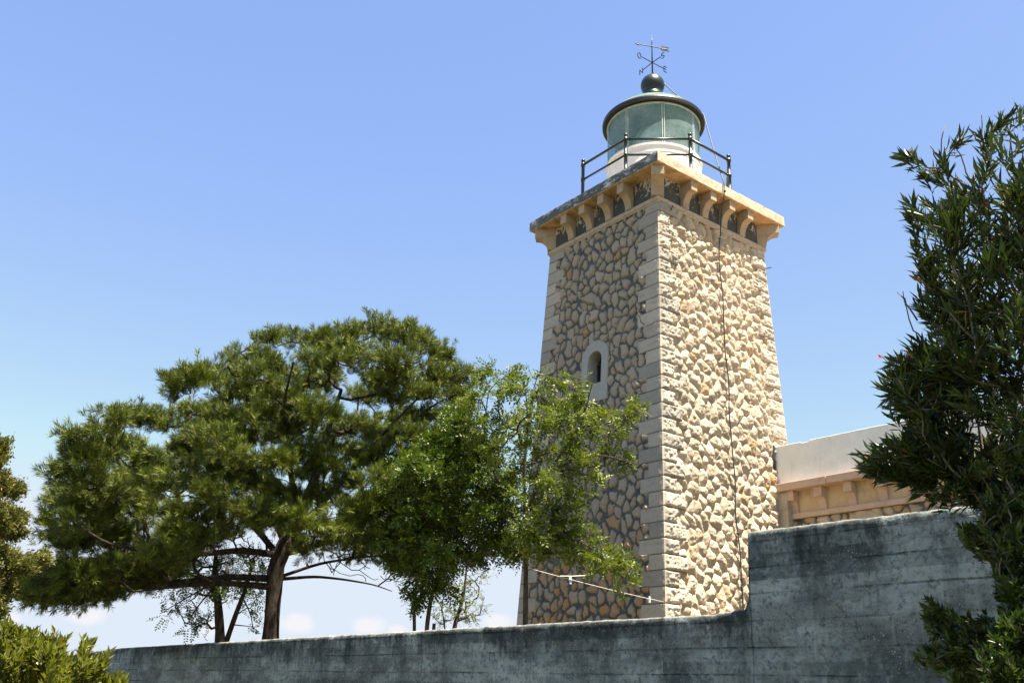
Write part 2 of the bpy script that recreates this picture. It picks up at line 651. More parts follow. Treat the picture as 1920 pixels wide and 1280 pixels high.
def stones(S, Z, seed, r, gap, ay=1.25, ay_round=False):
    """irregular rubble: returns border distance, per-stone randoms and the offset from the stone's middle"""
    g = np.random.default_rng(seed)
    P = poisson(S.min() - .3, S.max() + .3, Z.min() - .3, Z.max() + .3, r * 1.45, seed, ay, 700)
    nb = len(P)
    P = poisson(S.min() - .3, S.max() + .3, Z.min() - .3, Z.max() + .3, r * .84, seed + 1, ay, 9000, P)
    n = len(P)
    th = g.normal(0.25, .55, n)
    l1 = g.uniform(.78, 1.12, n) * np.where(np.arange(n) < nb, 1.22, 1.)
    l2 = l1 * g.uniform(1.0, 1.85, n)
    xs = (S + .06 * fbm(S * 6, Z * 6, seed)).ravel()
    zs = (Z + .06 * fbm(S * 6 + 50, Z * 6, seed + 3)).ravel()
    d1 = np.full(xs.shape, 9.)
    d2 = np.full(xs.shape, 9.)
    d3 = np.full(xs.shape, 9.)
    i1 = np.zeros(xs.shape, int)
    c, s = np.cos(th), np.sin(th)
    for i in range(n):
        dx, dz = xs - P[i, 0], zs - P[i, 1]
        near = np.nonzero((np.abs(dx) < .8) & (np.abs(dz) < .8))[0]
        dx, dz = dx[near], dz[near]
        d = np.hypot((c[i] * dx + s[i] * dz) / l1[i], (-s[i] * dx + c[i] * dz) / l2[i])
        b1 = d < d1[near]
        j = near[b1]
        d3[j] = d2[j]
        d2[j] = d1[j]
        d1[j] = d[b1]
        i1[j] = i
        k = near[~b1]
        dk = d[~b1]
        d3[k] = np.minimum(d3[k], np.maximum(d2[k], dk))
        d2[k] = np.minimum(d2[k], dk)
    a, b = d2 - d1, d3 - d1
    e = .5 * a * b / np.sqrt(a * a * (.25 if ay_round else .55) + b * b + 1e-9)
    return e.reshape(S.shape), i1.reshape(S.shape), P, n, g


def window_outline(k=0.0):
    """surround outline on the left face, (x, z); k grows it"""
    cx, r, zb, zt = -.005, .455 + k, 8.15 - k, 9.24
    pts = [(cx - r, zb), (cx + r, zb)]
    pts += [(cx + r * math.cos(a), zt + r * math.sin(a)) for a in np.linspace(0, math.pi, 15)]
    return pts


def grid_part(P, mask, tone):
    n, k = P.shape[:2]
    idx = np.arange(n * k).reshape(n, k)
    F = np.stack([idx[:-1, :-1], idx[:-1, 1:], idx[1:, 1:], idx[1:, :-1]], -1)[mask]
    used, inv = np.unique(F, return_inverse=True)
    return P.reshape(-1, 3)[used], inv.reshape(-1, 4), tone.reshape(-1, 3)[used]


def masonry(side, z0, z1, step=.0165):
    """side 'L': the shaded face (normal -y, s = x); 'R': the sunlit face (normal +x, s = y)"""
    nz = int((z1 - z0) / step)
    ns = int(2 * half(z0) / step)
    z = np.linspace(z0, z1, nz)
    Z = np.repeat(z[:, None], ns, 1)
    S = np.linspace(-1, 1, ns)[None, :] * half(z)[:, None]
    seed = 21 if side == 'L' else 42
    near_hi = side == 'L'                                  # near corner lies at +s on L, at -s on R
    dn = half(Z) - S if near_hi else half(Z) + S           # distance from the near corner
    df = 2 * half(Z) - dn
    ci = np.floor((Z - 1.3) / COURSE).astype(int)
    fz = ((Z - 1.3) / COURSE - ci) * COURSE
    g0 = np.random.default_rng(99)
    jit = g0.uniform(-.03, .03, 200)
    par = (ci % 2 == 0) if side == 'L' else (ci % 2 == 1)
    Ln = np.where(par, .67, .42) + jit[ci]
    Lf = np.where(~par, .60, .34) + jit[(ci + 57) % 200]
    qn, qf = dn < Ln, df < Lf
    q = qn | qf
    de = np.where(qn, dn, df)
    bord = np.minimum(np.minimum(fz, COURSE - fz), np.where(qn, Ln - dn, Lf - df))
    blk = (ci * 7 + np.where(qn, 3, 1000) + (side == 'R') * 400)
    br = np.random.default_rng(3).random(3000)
    # quoins
    joint = sstep(.004, .013, np.minimum(fz, COURSE - fz))
    Hq = -.018 * (1 - joint)
    if side == 'R':
        m_ = np.minimum(bord, np.where(qn, dn - .025, df - .02))
        rough = np.abs(fbm(S * 9, Z * 9, 61, 5)) * .9 + .5 * fbm(S * 4, Z * 6, 66, 4) + .25 * fbm(S * 26, Z * 26, 67, 3)
        Hq = Hq + sstep(.0, .05, m_) * (.030 + .055 * rough)
    else:
        Hq = Hq + sstep(0, .02, np.minimum(bord, de - .01)) * (.004 + .010 * fbm(S * 9, Z * 9, 61, 4))
    # corner wear
    Hq = Hq * sstep(0, .02, de)
    # rubble
    if side == 'L':
        e, i1, P, n, g = stones(S, Z, seed, .215, .03, 1.25, True)
        gapv = .021 + .016 * fbm(S * 3, Z * 3, 8)
        e = e + .022 * fbm(S * 17, Z * 17, 12, 4)
        mask = sstep(gapv - .006, gapv + .008, e)
        tl = g.normal(0, .07, (n, 2))
        dx, dz = S - P[i1, 0], Z - P[i1, 1]
        top = .010 + g.uniform(-.012, .022, n)[i1] + tl[i1, 0] * dx + tl[i1, 1] * dz
        H = -.030 + sstep(gapv - .01, gapv + .035, e) * (.030 + top) + .012 * fbm(S * 16, Z * 16, 5) * mask + .006 * fbm(S * 12, Z * 12, 15)
    else:
        e, i1, P, n, g = stones(S, Z, seed, .225, .012)
        gapv = .003 + .006 * fbm(S * 3, Z * 3, 8)
        mask = .78 + .22 * sstep(gapv - .004, gapv + .01, e)
        dx, dz = S - P[i1, 0], Z - P[i1, 1]
        pl = np.zeros(S.shape)
        for k in range(5):
            a = g.uniform(0, 6.28, n)
            sl_ = g.uniform(.15, .75, n)
            off = g.uniform(.045, .085, n)
            pl += np.exp(-38 * (off[i1] - sl_[i1] * (np.cos(a)[i1] * dx + np.sin(a)[i1] * dz)))
        pl = -np.log(pl) / 38 + .02
        dome = 1 - np.exp(-np.maximum(e - gapv, 0) / .036)
        H = -.045 + dome * (.064 + .35 * pl + g.uniform(-.015, .02, n)[i1]) + (.042 * fbm(S * 10, Z * 10, 5, 5) + .022 * fbm(S * 28, Z * 28, 9, 4)) * dome
    zfac = sstep(6.5, 3.2, Z) if side == 'L' else sstep(9, 2, Z) * .15
    och = (g.random(n)[i1] < .05 + .42 * zfac) * g.uniform(.3, 1, n)[i1] * (1 if side == 'L' else .6)
    tone = np.stack([mask, g.random(n)[i1] * (.55 if side == 'L' else 1) - (.25 if side == 'L' else 0), och], -1)  # L stones take darker creams, the face's shade painted into their colour
    tq = np.stack([joint, br[blk % 3000], np.zeros_like(Z)], -1)
    Hall = np.where(q, Hq, H)
    tone = np.where(q[..., None], tq, tone)
    # keep the corner edges closed
    Hall[:, 0] = 0
    Hall[:, -1] = 0
    if side == 'L':
        P3 = np.stack([S, -(half(Z) + Hall), Z], -1)
    else:
        P3 = np.stack([half(Z) + Hall, S, Z], -1)
    cq = lambda a: a[:-1, :-1] & a[:-1, 1:] & a[1:, 1:] & a[1:, :-1]
    mn, mf = cq(qn), cq(qf)
    rub = ~(mn | mf)
    if side == 'L':                                        # opening for the window
        Sc, Zc = (S[:-1, :-1] + S[1:, 1:]) / 2, (Z[:-1, :-1] + Z[1:, 1:]) / 2
        r = .44
        hole = ((np.abs(Sc + .005) < r) & (Zc > 8.165) & (Zc < 9.24)) | (np.hypot(Sc + .005, Zc - 9.24) < r)
        rub &= ~hole
    return P3, tone, rub, mn, mf


def cat(parts):
    V, F, T, n = [], [], [], 0
    for v, f, t in parts:
        V.append(v)
        F.append(f + n)
        T.append(t)
        n += len(v)
    return np.concatenate(V), np.concatenate(F), np.concatenate(T)


LH = thing('lighthouse', 'square rubble stone lighthouse with glazed white lantern and weather vane', 'lighthouse', (0, 0, TER))


def tower():
    z0, z1 = 2.6, 12.69
    PL, tL, rL, nL, fL = masonry('L', z0, z1)
    PR, tR, rR, nR, fR = masonry('R', z0, z1)
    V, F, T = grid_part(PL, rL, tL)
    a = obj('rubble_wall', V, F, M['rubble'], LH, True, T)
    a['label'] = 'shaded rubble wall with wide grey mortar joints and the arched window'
    V, F, T = grid_part(PR, rR, tR)
    F = F[:, ::1]
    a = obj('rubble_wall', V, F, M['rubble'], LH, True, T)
    a['label'] = 'sunlit rubble wall of bulging cream stones'
    V, F, T = cat([grid_part(PL, nL, tL), grid_part(PR, nR, tR)])
    obj('corner_quoins', V, F, M['quoin'], LH, True, T)
    V, F, T = grid_part(PL, fL, tL)
    obj('corner_quoins', V, F, M['quoin'], LH, True, T)
    V, F, T = grid_part(PR, fR, tR)
    obj('corner_quoins', V, F, M['quoin'], LH, True, T)
    # the two faces turned away, and the plinth down to the ground
    h0, h1 = half(z0), half(z1)
    hb = half(1.6) + .0
    V = [(-h0, h0, z0), (h0, h0, z0), (h1, h1, z1), (-h1, h1, z1), (-h0, -h0, z0), (-h1, -h1, z1)]
    F = [(1, 0, 3, 2), (0, 4, 5, 3)]
    obj('rear_wall', V, F, M['rubble'], LH, False, np.tile([1, .5, 0], (6, 1)))
    pl = MB()
    pl.add([(s * h, t * h, z) for z, h in ((1.6, hb + .05), (2.6, h0 + .05)) for s, t in ((-1, -1), (1, -1), (1, 1), (-1, 1))],
           [(0, 1, 5, 4), (1, 2, 6, 5), (2, 3, 7, 6), (3, 0, 4, 7), (4, 5, 6, 7)])
    pl.build('plinth', M['trim'], LH)
    # string course
    w = MB()
    prof = [(HW + .0, 12.675), (HW + .018, 12.678), (HW + .025, 12.71), (HW + .048, 12.722), (HW + .055, 12.805), (HW + .045, 12.822), (HW - .05, 12.826)]
    for i in range(len(prof)):
        h, z = prof[i]
        w.add([(-h, -h, z), (h, -h, z), (h, h, z), (-h, h, z)], [])
    F = [(4 * i + k, 4 * i + (k + 1) % 4, 4 * i + 4 + (k + 1) % 4, 4 * i + 4 + k) for i in range(len(prof) - 1) for k in range(4)]
    obj('string_course', np.concatenate(w.V), F, M['trim'], LH)
    # frieze behind the brackets
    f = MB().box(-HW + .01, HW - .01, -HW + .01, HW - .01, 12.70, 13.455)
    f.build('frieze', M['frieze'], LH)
    # brackets
    zt, pr = 13.440, .36
    cur = [(0, 12.73)] + [(.10 + .20 * (1 - math.cos(t)), 12.86 + .26 * math.sin(t)) for t in np.linspace(0, math.pi / 2, 9)]
    prof = [(-.03, 12.826), (.085, 12.826)] + [(.085 + .235 * (1 - math.cos(t)), 12.85 + .33 * math.sin(t)) for t in np.linspace(0, math.pi / 2, 10)]
    prof += [(pr, 13.185), (pr, zt), (-.03, zt)]
    bw = .21
    for ax, n in (((0, -1), 4), ((1, 0), 4), ((0, 1), 4), ((-1, 0), 4)):
        o = np.array([ax[0], ax[1], 0.])
        t = np.array([-ax[1], ax[0], 0.])
        for k in range(n):
            s = (k - 1.5) * .70
            MB().prism(prof, o * (HW - .01) + t * (s - bw / 2), o, (0, 0, 1), t * bw).build('bracket', M['bracket'], LH, bevel=.008)
    for sx, sy in ((1, -1), (-1, -1), (1, 1), (-1, 1)):
        o = nrm(np.array([sx, sy, 0.]))
        t = np.array([-o[1], o[0], 0])
        base = np.array([sx * (HW - .01), sy * (HW - .01), 0]) - o * .12
        p2 = [(a * 1.22 + .10 if a > 0 else a, b) for a, b in prof]
        MB().prism(p2, base - t * .15, o, (0, 0, 1), t * .30).build('bracket', M['bracket'], LH, bevel=.008)
    # the slab, with worn edges
    hs = 2.367
    u = np.linspace(-hs, hs, 130)
    ring = [np.stack([u, np.full_like(u, -hs)], 1)[:-1], np.stack([np.full_like(u, hs), u], 1)[:-1],
            np.stack([-u, np.full_like(u, hs)], 1)[:-1], np.stack([np.full_like(u, -hs), -u], 1)[:-1]]
    R = np.concatenate(ring)
    n = len(R)
    pr_ = [(.80, 13.40), (.93, 13.40), (.965, 13.395), (.992, 13.392), (1.0, 13.408), (1.0, 13.47), (1.0, 13.54), (1.0, 13.61), (.998, 13.672), (.990, 13.684), (.85, 13.690), (.0, 13.70)]
    pr_ = [(a_, b_ + .045) for a_, b_ in pr_]
    V = []
    for k, (s, z) in enumerate(pr_):
        a = np.arange(n) * .11
        jx = 1 + .0035 * fbm(a * 2.1, a * 0 + k * .6, 4) * (s > .9)
        jz = .014 * fbm(a * 3, a * 0 + k * .4, 8) * (s > .9)
        V.append(np.stack([R[:, 0] * s * jx, R[:, 1] * s * jx, z + jz], 1))
    i = np.arange(n)
    F = np.concatenate([np.stack([k * n + i, k * n + (i + 1) % n, (k + 1) * n + (i + 1) % n, (k + 1) * n + i], 1) for k in range(len(pr_) - 1)])
    obj('gallery_slab', np.concatenate(V), F, M['slab'], LH)


tower()


def tower_window():
    yf = lambda z: -(half(z))
    y0 = yf(8.8)
    cx = -.005
    # surround: ring between the outer outline and the opening
    ri, zb, zt = .235, 8.60, 9.19
    outer = window_outline(.0)
    inner = [(cx - ri, zb), (cx + ri, zb)] + [(cx + ri * math.cos(a), zt + ri * math.sin(a)) for a in np.linspace(0, math.pi, 15)]
    n = len(outer)
    V = []
    for off in (0, 1):
        for poly in (outer, inner):
            for x, z in poly:
                V.append((x, yf(z) - .012 if off == 0 else y0 + (.10 if poly is outer else .42), z))
    F = []
    for i in range(n):
        j = (i + 1) % n
        F.append((i, j, n + j, n + i))                      # front ring
        F.append((n + i, n + j, 3 * n + j, 3 * n + i))      # reveal
        F.append((i, 2 * n + i, 2 * n + j, j))              # outer edge
    s = obj('window', V, F, M['surround'], LH)
    s['label'] = 'arched window with a pale stone surround'
    ORG[s] = ORG[LH]
    fr = MB()
    yb = y0 + .30
    for x in (cx - ri + .02, cx, cx + ri - .02):
        fr.box(x - .02, x + .02, yb, yb + .04, zb + .002, zt + (.0 if abs(x - cx) > .05 else ri - .01))
    fr.box(cx - ri + .003, cx + ri - .003, yb + .003, yb + .037, zt - .02, zt + .02)
    fr.build('window_frame', M['wood'], s)
    V = [(x, yb + .045, z) for x, z in inner]
    obj('pane', V, [tuple(range(n))], M['pane'], s)
    # cement patch and rusty hole beneath, iron hooks and rods
    for pts in ([(1.50, -2.04, 9.98), (1.50, -2.20, 9.97), (1.60, -2.22, 9.80), (1.61, -2.20, 9.66), (1.60, -2.08, 9.64)],):
        MB().tube(pts, .012, 6).build('iron_hook', M['rust'], LH)
    MB().tube([(1.94, -1.50, 12.60), (2.16, -1.66, 12.62)], .012, 6).build('iron_rod', M['rust'], LH)
    MB().tube([(1.93, 1.97, 12.22), (2.05, 2.13, 12.30)], .011, 6).build('iron_rod', M['rust'], LH)


tower_window()


def lantern():
    base = MB().lathe([(1.262, 13.66), (1.262, 15.05), (1.275, 15.055), (1.275, 15.10), (1.262, 15.105), (1.262, 15.245), (1.30, 15.25), (1.30, 15.30), (1.20, 15.305)], n=96)
    L = base.build('lantern_room', M['white'], LH, False)
    L.data.polygons.foreach_set('use_smooth', np.full(len(L.data.polygons), False))
    g = MB().lathe([(1.255, 15.305), (1.255, 16.64)], n=96).build('glazing', M['glass'], L, True)
    th0 = math.radians(-34.6)
    for k in range(8):
        a = th0 + k * math.pi / 4
        o = np.array([math.cos(a), math.sin(a), 0])
        t = np.array([-o[1], o[0], 0])
        mb = MB()
        for s in (-.028, .028):
            c = o * 1.262 + t * s
            mb.tube([c + (0, 0, 15.305), c + (0, 0, 16.6)], .013, 6)
        mb.build('mullion', M['mull'], L)
    MB().lathe([(1.24, 16.52), (1.285, 16.52), (1.285, 16.56), (1.24, 16.56)], n=96).build('glazing_ring', M['mull'], L)
    MB().lathe([(1.25, 16.615), (1.26, 16.58), (1.385, 16.565), (1.405, 16.58), (1.41, 16.65), (1.40, 16.695), (1.37, 16.71)], n=96).build('roof_rim', M['rim'], L, False)
    MB().lathe([(1.385, 16.70), (1.2, 16.90), (.95, 17.10), (.70, 17.25), (.5, 17.35), (.36, 17.42), (.28, 17.60)], n=96).build('roof', M['copper'], L, True)
    MB().lathe([(1.24, 16.57), (.8, 16.75), (.2, 16.85), (.01, 16.86)], n=64).build('ceiling', M['inner'], L, True)
    MB().lathe([(.01, 15.10), (.42, 15.12), (.42, 15.32), (.55, 15.40), (.62, 15.75), (.62, 16.0), (.5, 16.35), (.30, 16.55), (.01, 16.56)], n=40).build('lamp_optic', M['lens'], L, True)
    # vent ball
    z = 18.02
    MB().lathe([(.27, 17.45), (.30, 17.58), (.315, 17.63), (.285, 17.68), (.265, 17.73), (.275, 17.76)] +
               [(.335 * math.sin(t), z - .335 * math.cos(t)) for t in np.linspace(.95, 3.05, 20)] + [(.05, 18.36), (.045, 18.43), (.001, 18.44)], n=48).build('vent_ball', M['iron'], LH, True)


lantern()


def glyph(ch):
    """letter strokes in a unit box, as polylines"""
    if ch == 'N':
        return [[(0, 0), (0, 1)], [(0, 1), (.7, 0)], [(.7, 0), (.7, 1)]]
    if ch == 'E':
        return [[(0, 0), (0, 1)], [(0, 1), (.62, 1)], [(0, .52), (.5, .52)], [(0, 0), (.62, 0)]]
    if ch == 'O':
        return [[(.36 + .34 * math.cos(t), .5 + .5 * math.sin(t)) for t in np.linspace(0, 2 * math.pi, 19)]]
    if ch == 'S':
        a = [(.34 + .30 * math.cos(t), .75 + .25 * math.sin(t)) for t in np.linspace(.4, 4.5, 10)]
        b = [(.34 + .30 * math.cos(t), .25 + .25 * math.sin(t)) for t in np.linspace(1.5, -2.7, 10)]
        return [a + b]


def vane():
    rod = MB().tube([(0, 0, 18.38), (0, 0, 19.20), (0, 0, 19.55), (0, 0, 19.80)], [.022, .018, .014, .004], 8)
    w = rod.build('weather_vane', M['iron'], LH, True)
    zc = 18.82
    arms = {'O': (-.02, -.40), 'S': (.34, .0), 'N': (-.40, .04), 'E': (.03, .44)}
    a = MB()
    for dx, dy in arms.values():
        a.tube([(0, 0, zc), (dx, dy, zc)], .013, 6)
    a.build('cross_arm', M['iron'], w)
    hh = .18
    for ch, (dx, dy) in arms.items():
        d = nrm(np.array([dx, dy, 0.]))
        c = np.array([dx, dy, zc])
        sx = d if ch in 'SE' else -d                       # letters lie in the plane of their own arm
        if ch == 'N':
            sx = d
        o = c + d * .01 + (0, 0, -hh * .5)
        if ch in 'O':
            o = o + d * .15
        if ch == 'N':
            sx, o = -d, o + d * .14
        mb = MB()
        for st in glyph(ch):
            mb.tube([o + sx * p[0] * .18 + np.array([0, 0, p[1] * hh]) for p in st], .013, 6)
        x = mb.build('letter', M['iron'], w)
        x['label'] = 'letter ' + ch + ' at the end of a vane arm'
    # arrow: point, shaft, notched tail
    z = 19.38
    d = nrm(np.array([.43, .90, 0]))
    ar = MB().tube([d * -.50 + (0, 0, z), d * .50 + (0, 0, z)], .012, 6)
    for s in (1, -1):
        ar.prism([(-.52, 0), (-.40, s * .055), (-.43, 0)], np.array([0, 0, z]) - .006 * np.cross(d, (0, 0, 1)), d, (0, 0, 1), .012 * np.cross(d, (0, 0, 1)))
        ar.prism([(.24, 0), (.30, s * .075), (.53, s * .075), (.47, 0)], np.array([0, 0, z]) - .006 * np.cross(d, (0, 0, 1)), d, (0, 0, 1), .012 * np.cross(d, (0, 0, 1)))
    ar.sphere((0, 0, z), .03, 8)
    ar.build('pointer', M['iron'], w)


vane()


def railing():
    v = [(-.33, -2.28), (1.23, -2.28), (2.28, -1.12), (2.28, .32), (1.25, 1.50), (-.35, 1.50)]
    zt, zm_ = 13.69 + .93, 13.69 + .48
    r = MB()
    for i in range(len(v) - 1):
        for z, rr in ((zt, .034), (zm_, .028)):
            a, b = np.array([*v[i], z]), np.array([*v[i + 1], z])
            r.tube([a, b], rr, 8)
    R = r.build('railing', M['iron'], LH, True)
    for x, y in v:
        p = MB().lathe([(.07, 13.68), (.07, 13.72), (.044, 13.73), (.044, zm_ - .045), (.055, zm_ - .04), (.055, zm_ + .04), (.044, zm_ + .045),
                        (.044, zt - .05), (.058, zt - .045), (.058, zt + .045), (.035, zt + .05), (.028, zt + .065)] +
                       [(.055 * math.sin(t), zt + .115 - .055 * math.cos(t)) for t in np.linspace(.5, 3.1, 7)], (x, y), 10)
        p.build('post', M['iron'], R, True)


railing()


def cable():
    P = np.array
    k1 = P([1.28, .62, 16.68])
    k2 = P([2.42, -.08, 13.74])
    a = P([.05, .17, 18.36])
    pts = [P([0, .03, 18.48]), P([.03, .10, 18.46]), a + (0.03, .05, -.02)]
    for t in np.linspace(.1, 1, 10):
        pts.append(a * (1 - t) + k1 * t - P([0, 0, .16]) * 4 * t * (1 - t) * .5)
    for t in np.linspace(.12, 1, 8):
        pts.append(k1 * (1 - t) + k2 * t - P([0, 0, .12]) * 4 * t * (1 - t) * .4)
    pts += [P([2.41, -.08, 13.40]), P([2.25, -.02, 13.0]), P([2.10, .08, 12.42])]
    for z in np.arange(12.2, 2.2, -.35):
        t = (12.4 - z) / 8.8
        off = .07 + .02 * math.sin(z * 3.1)
        pts.append(P([half(z) + off, .08 - .15 * t + .012 * math.sin(z * 5.3) + .04 * max(0, (5.2 - z)) * .5, z]))
    o = MB().tube(pts, .015, 6).build('lightning_cable', M['wire'], None, True)
    tag(o, 'thin dark cable running from lantern ball down the sunlit face', 'cable')
    for q in ((2.43, -.08, 13.50), (2.09, .08, 12.39), (2.17, .02, 9.19), (2.33, -.06, 5.17)):
        b = MB().sphere(q, .035, 8).build('cable_clamp', M['wire'], o, True)
    s = MB().tube([P([half(z) + .07, -.085 + .015 * math.sin(z * 2), z]) for z in np.arange(5.1, 2.2, -.3)], .007, 5)
    s.build('earth_wire', M['wire'], o)


cable()


def annex():
    A = thing('annex_building', 'low annex with white parapet and bracketed stone cornice beside the tower', 'building', (7.5, 3.5, TER))
    x0, x1 = 2.05, 13.0
    yw = 1.80
    # rubble wall below the moulding
    xs = np.arange(x0 - .2, x1, .022)
    zs = np.arange(4.3, 5.72, .022)
    S, Z = np.meshgrid(xs, zs)
    e, i1, P, n, g = stones(S, Z, 77, .24, .02)
    mask = sstep(.012, .03, e)
    H = -.03 + sstep(.01, .05, e) * (.04 + g.uniform(-.01, .02, n)[i1]) + .01 * fbm(S * 16, Z * 16, 5)
    wash = sstep(.05, .35, fbm(S * 1.6, Z * 1.1, 31, 5))
    tone = np.stack([np.maximum(mask, wash), np.where(wash > .4, 1, g.random(n)[i1]), (g.random(n)[i1] < .35) * .8 * (1 - wash)], -1)
    k = np.arange(S.size).reshape(S.shape)
    F = np.stack([k[:-1, :-1], k[:-1, 1:], k[1:, 1:], k[1:, :-1]], -1).reshape(-1, 4)
    obj('rubble_wall', np.stack([S, yw - H, Z], -1), F, M['rubble'], A, True, tone.reshape(-1, 3))
    MB().box(x0 - .2, x1, yw + .06, 6.0, 1.6, 6.3).build('wall', M['anfrieze'], A)
    MB().box(x0 - .2, x1, yw + .02, yw + .058, 1.6, 4.31).build('lower_wall', M['trim'], A)
    # corner pier against the tower
    MB().box(x0 - .1, 2.44, 1.60, yw + .01, 1.7, 6.32).build('corner_pier', M['trim'], A)
    MB().box(2.44, x1, yw - .07, yw + .0, 5.72, 5.84).build('string_course', M['ledge'], A, bevel=.012)
    MB().box(2.44, x1, yw + .01, yw + .05, 5.83, 6.34).build('frieze', M['anfrieze'], A)
    prof = [(-.02, 5.845), (.04, 5.845)] + [(.04 + .13 * (1 - math.cos(t)), 5.86 + .26 * math.sin(t)) for t in np.linspace(0, math.pi / 2, 9)] + [(.20, 6.12), (.20, 6.335), (-.02, 6.335)]
    for k in range(13):
        x = 2.40 + k * .735
        MB().prism(prof, (x, yw + .01, 0), (0, -1, 0), (0, 0, 1), (.20, 0, 0)).build('bracket', M['ledge'], A, bevel=.006)
    g = np.random.default_rng(4)
    led = MB()
    x = x0 + .03
    while x < x1:
        w = g.uniform(.8, 1.5)
        led.box(x, min(x + w - .012, x1), 1.50 + g.uniform(-.004, .004), 6.1, 6.338, 6.51)
        x += w
    led.build('ledge', M['ledge'], A, bevel=.01)
    xs = np.linspace(2.18, x1, 160)
    top = 7.42 + .008 * fbm(xs * 3, xs * 0, 3) - .012 * (xs - 2.18) / 3 - .03 * (np.abs(xs - 3.0) < .09)
    ring = lambda y, z: np.stack([xs, np.full_like(xs, y), z if hasattr(z, '__len__') else np.full_like(xs, z)], 1)
    rows = [ring(1.63, 6.50), ring(1.63, 6.8), ring(1.63, 7.1), ring(1.632, top - .006), ring(1.64, top), ring(1.84, top), ring(1.84, 6.50)]
    n = len(xs)
    i = np.arange(n - 1)
    F = np.concatenate([np.stack([k * n + i, k * n + i + 1, (k + 1) * n + i + 1, (k + 1) * n + i], 1) for k in range(len(rows) - 1)])
    F = [tuple(f) for f in F] + [tuple(k * n for k in range(len(rows)))[::-1]]
    obj('parapet', np.concatenate(rows), F, M['parapet'], A)
    # weathered flashing in the gap to the tower
    MB().tube([(2.155, 1.60, 7.45), (2.165, 1.585, 7.1), (2.15, 1.60, 6.8), (2.19, 1.58, 6.53)], [.03, .045, .03, .04], 6).build('flashing', M['rust'], A)


annex()


def concrete_wall():
    xs = np.concatenate([np.arange(-30, -5, .2), np.arange(-5, 6, .05), np.arange(6, 10.60, .025), np.arange(10.60, 10.98, .0125), np.arange(10.98, 14.5, .025), np.arange(14.5, 22, .2)])
    g = fbm(xs * 7, xs * 0 + .3, 2, 5)
    top = np.interp(xs, [-30, -9, -4.5, 7.6, 10.5, 10.78, 10.835, 10.85, 12.2, 22], [2.0, 2.12, 2.25, 2.287, 2.292, 2.318, 2.40, 2.850, 2.834, 2.76])
    top = top + .006 * g + .004 * fbm(xs * 26, xs * 0, 6, 3)
    top = top - .035 * np.exp(-((xs - .85) / .06) ** 2)     # chipped joint
    y0, y1 = -10.55, -10.26
    nf = 46
    rows, tone = [], []
    for k in range(nf + 6):
        z = (top - .075) * (k / nf) if k <= nf else top - (.06, .045, .03, .015, .0)[k - nf - 1]
        rgh = .010 * fbm(xs * 9, z * 9, 21, 4) + .006 * fbm(xs * 30, z * 30, 25, 3)
        board = -.006 * (np.abs(((z * 5.4) % 1) - .5) < .05)
        seam = -.02 * np.exp(-((xs - .85 + .1 * (2.2 - z)) / .012) ** 2) - .012 * np.exp(-((xs + 3.3 + .2 * (2.2 - z)) / .02) ** 2)
        near_top = sstep(.030, -.01, top - z)
        y = y0 - rgh - board - seam + near_top * (.022 + .008 * g + .014 * fbm(xs * 22, z * 22, 51, 3))
        rows.append(np.stack([xs, y, z], 1))
        tone.append(np.stack([top - z, .75 * sstep(.010, .0, top - z + .016 * fbm(xs * 18, xs * 0 + k, 77, 3)), xs * 0], 1))
    for y, dz in ((y0 + .05, .004), (y0 + .12, .008), (y1 - .04, .004), (y1, -.02), (y1, None)):
        z = top + dz + .006 * fbm(xs * 14, xs * 0 + y * 9, 9, 3) if dz is not None else np.full_like(xs, .0)
        rows.append(np.stack([xs, np.full_like(xs, y), z], 1))
        tone.append(np.stack([xs * 0 + .6, np.full_like(xs, 1. if dz is not None else 0.), xs * 0], 1))
    n = len(xs)
    i = np.arange(n - 1)
    F = np.concatenate([np.stack([k * n + i, k * n + i + 1, (k + 1) * n + i + 1, (k + 1) * n + i], 1) for k in range(len(rows) - 1)])
    o = obj('concrete_wall', np.concatenate(rows), F, M['concrete'], None, True, np.concatenate(tone))
    tag(o, 'grey board marked concrete wall stepping up at the right', 'wall')


concrete_wall()


# ------------------------------------------------------------------ plants
def inpoly(px, py, poly):
    poly = np.asarray(poly, float)
    c = np.zeros(len(px), bool)
    j = len(poly) - 1
    for i in range(len(poly)):
        xi, yi = poly[i]
        xj, yj = poly[j]
        if yi != yj:
            c ^= ((yi > py) != (yj > py)) & (px < (xj - xi) * (py - yi) / (yj - yi) + xi)
        j = i
    return c


def fill(poly, n, g, mind=0):
    poly = np.asarray(poly, float)
    lo, hi = poly.min(0), poly.max(0)
    out = np.empty((0, 2))
    for _ in range(400):
        q = g.uniform(lo, hi, (256, 2))
        q = q[inpoly(q[:, 0], q[:, 1], poly)]
        for p in q:
            if len(out) >= n:
                return out
            if not mind or len(out) == 0 or ((out - p) ** 2).sum(1).min() > mind * mind:
                out = np.vstack([out, p])
    return out


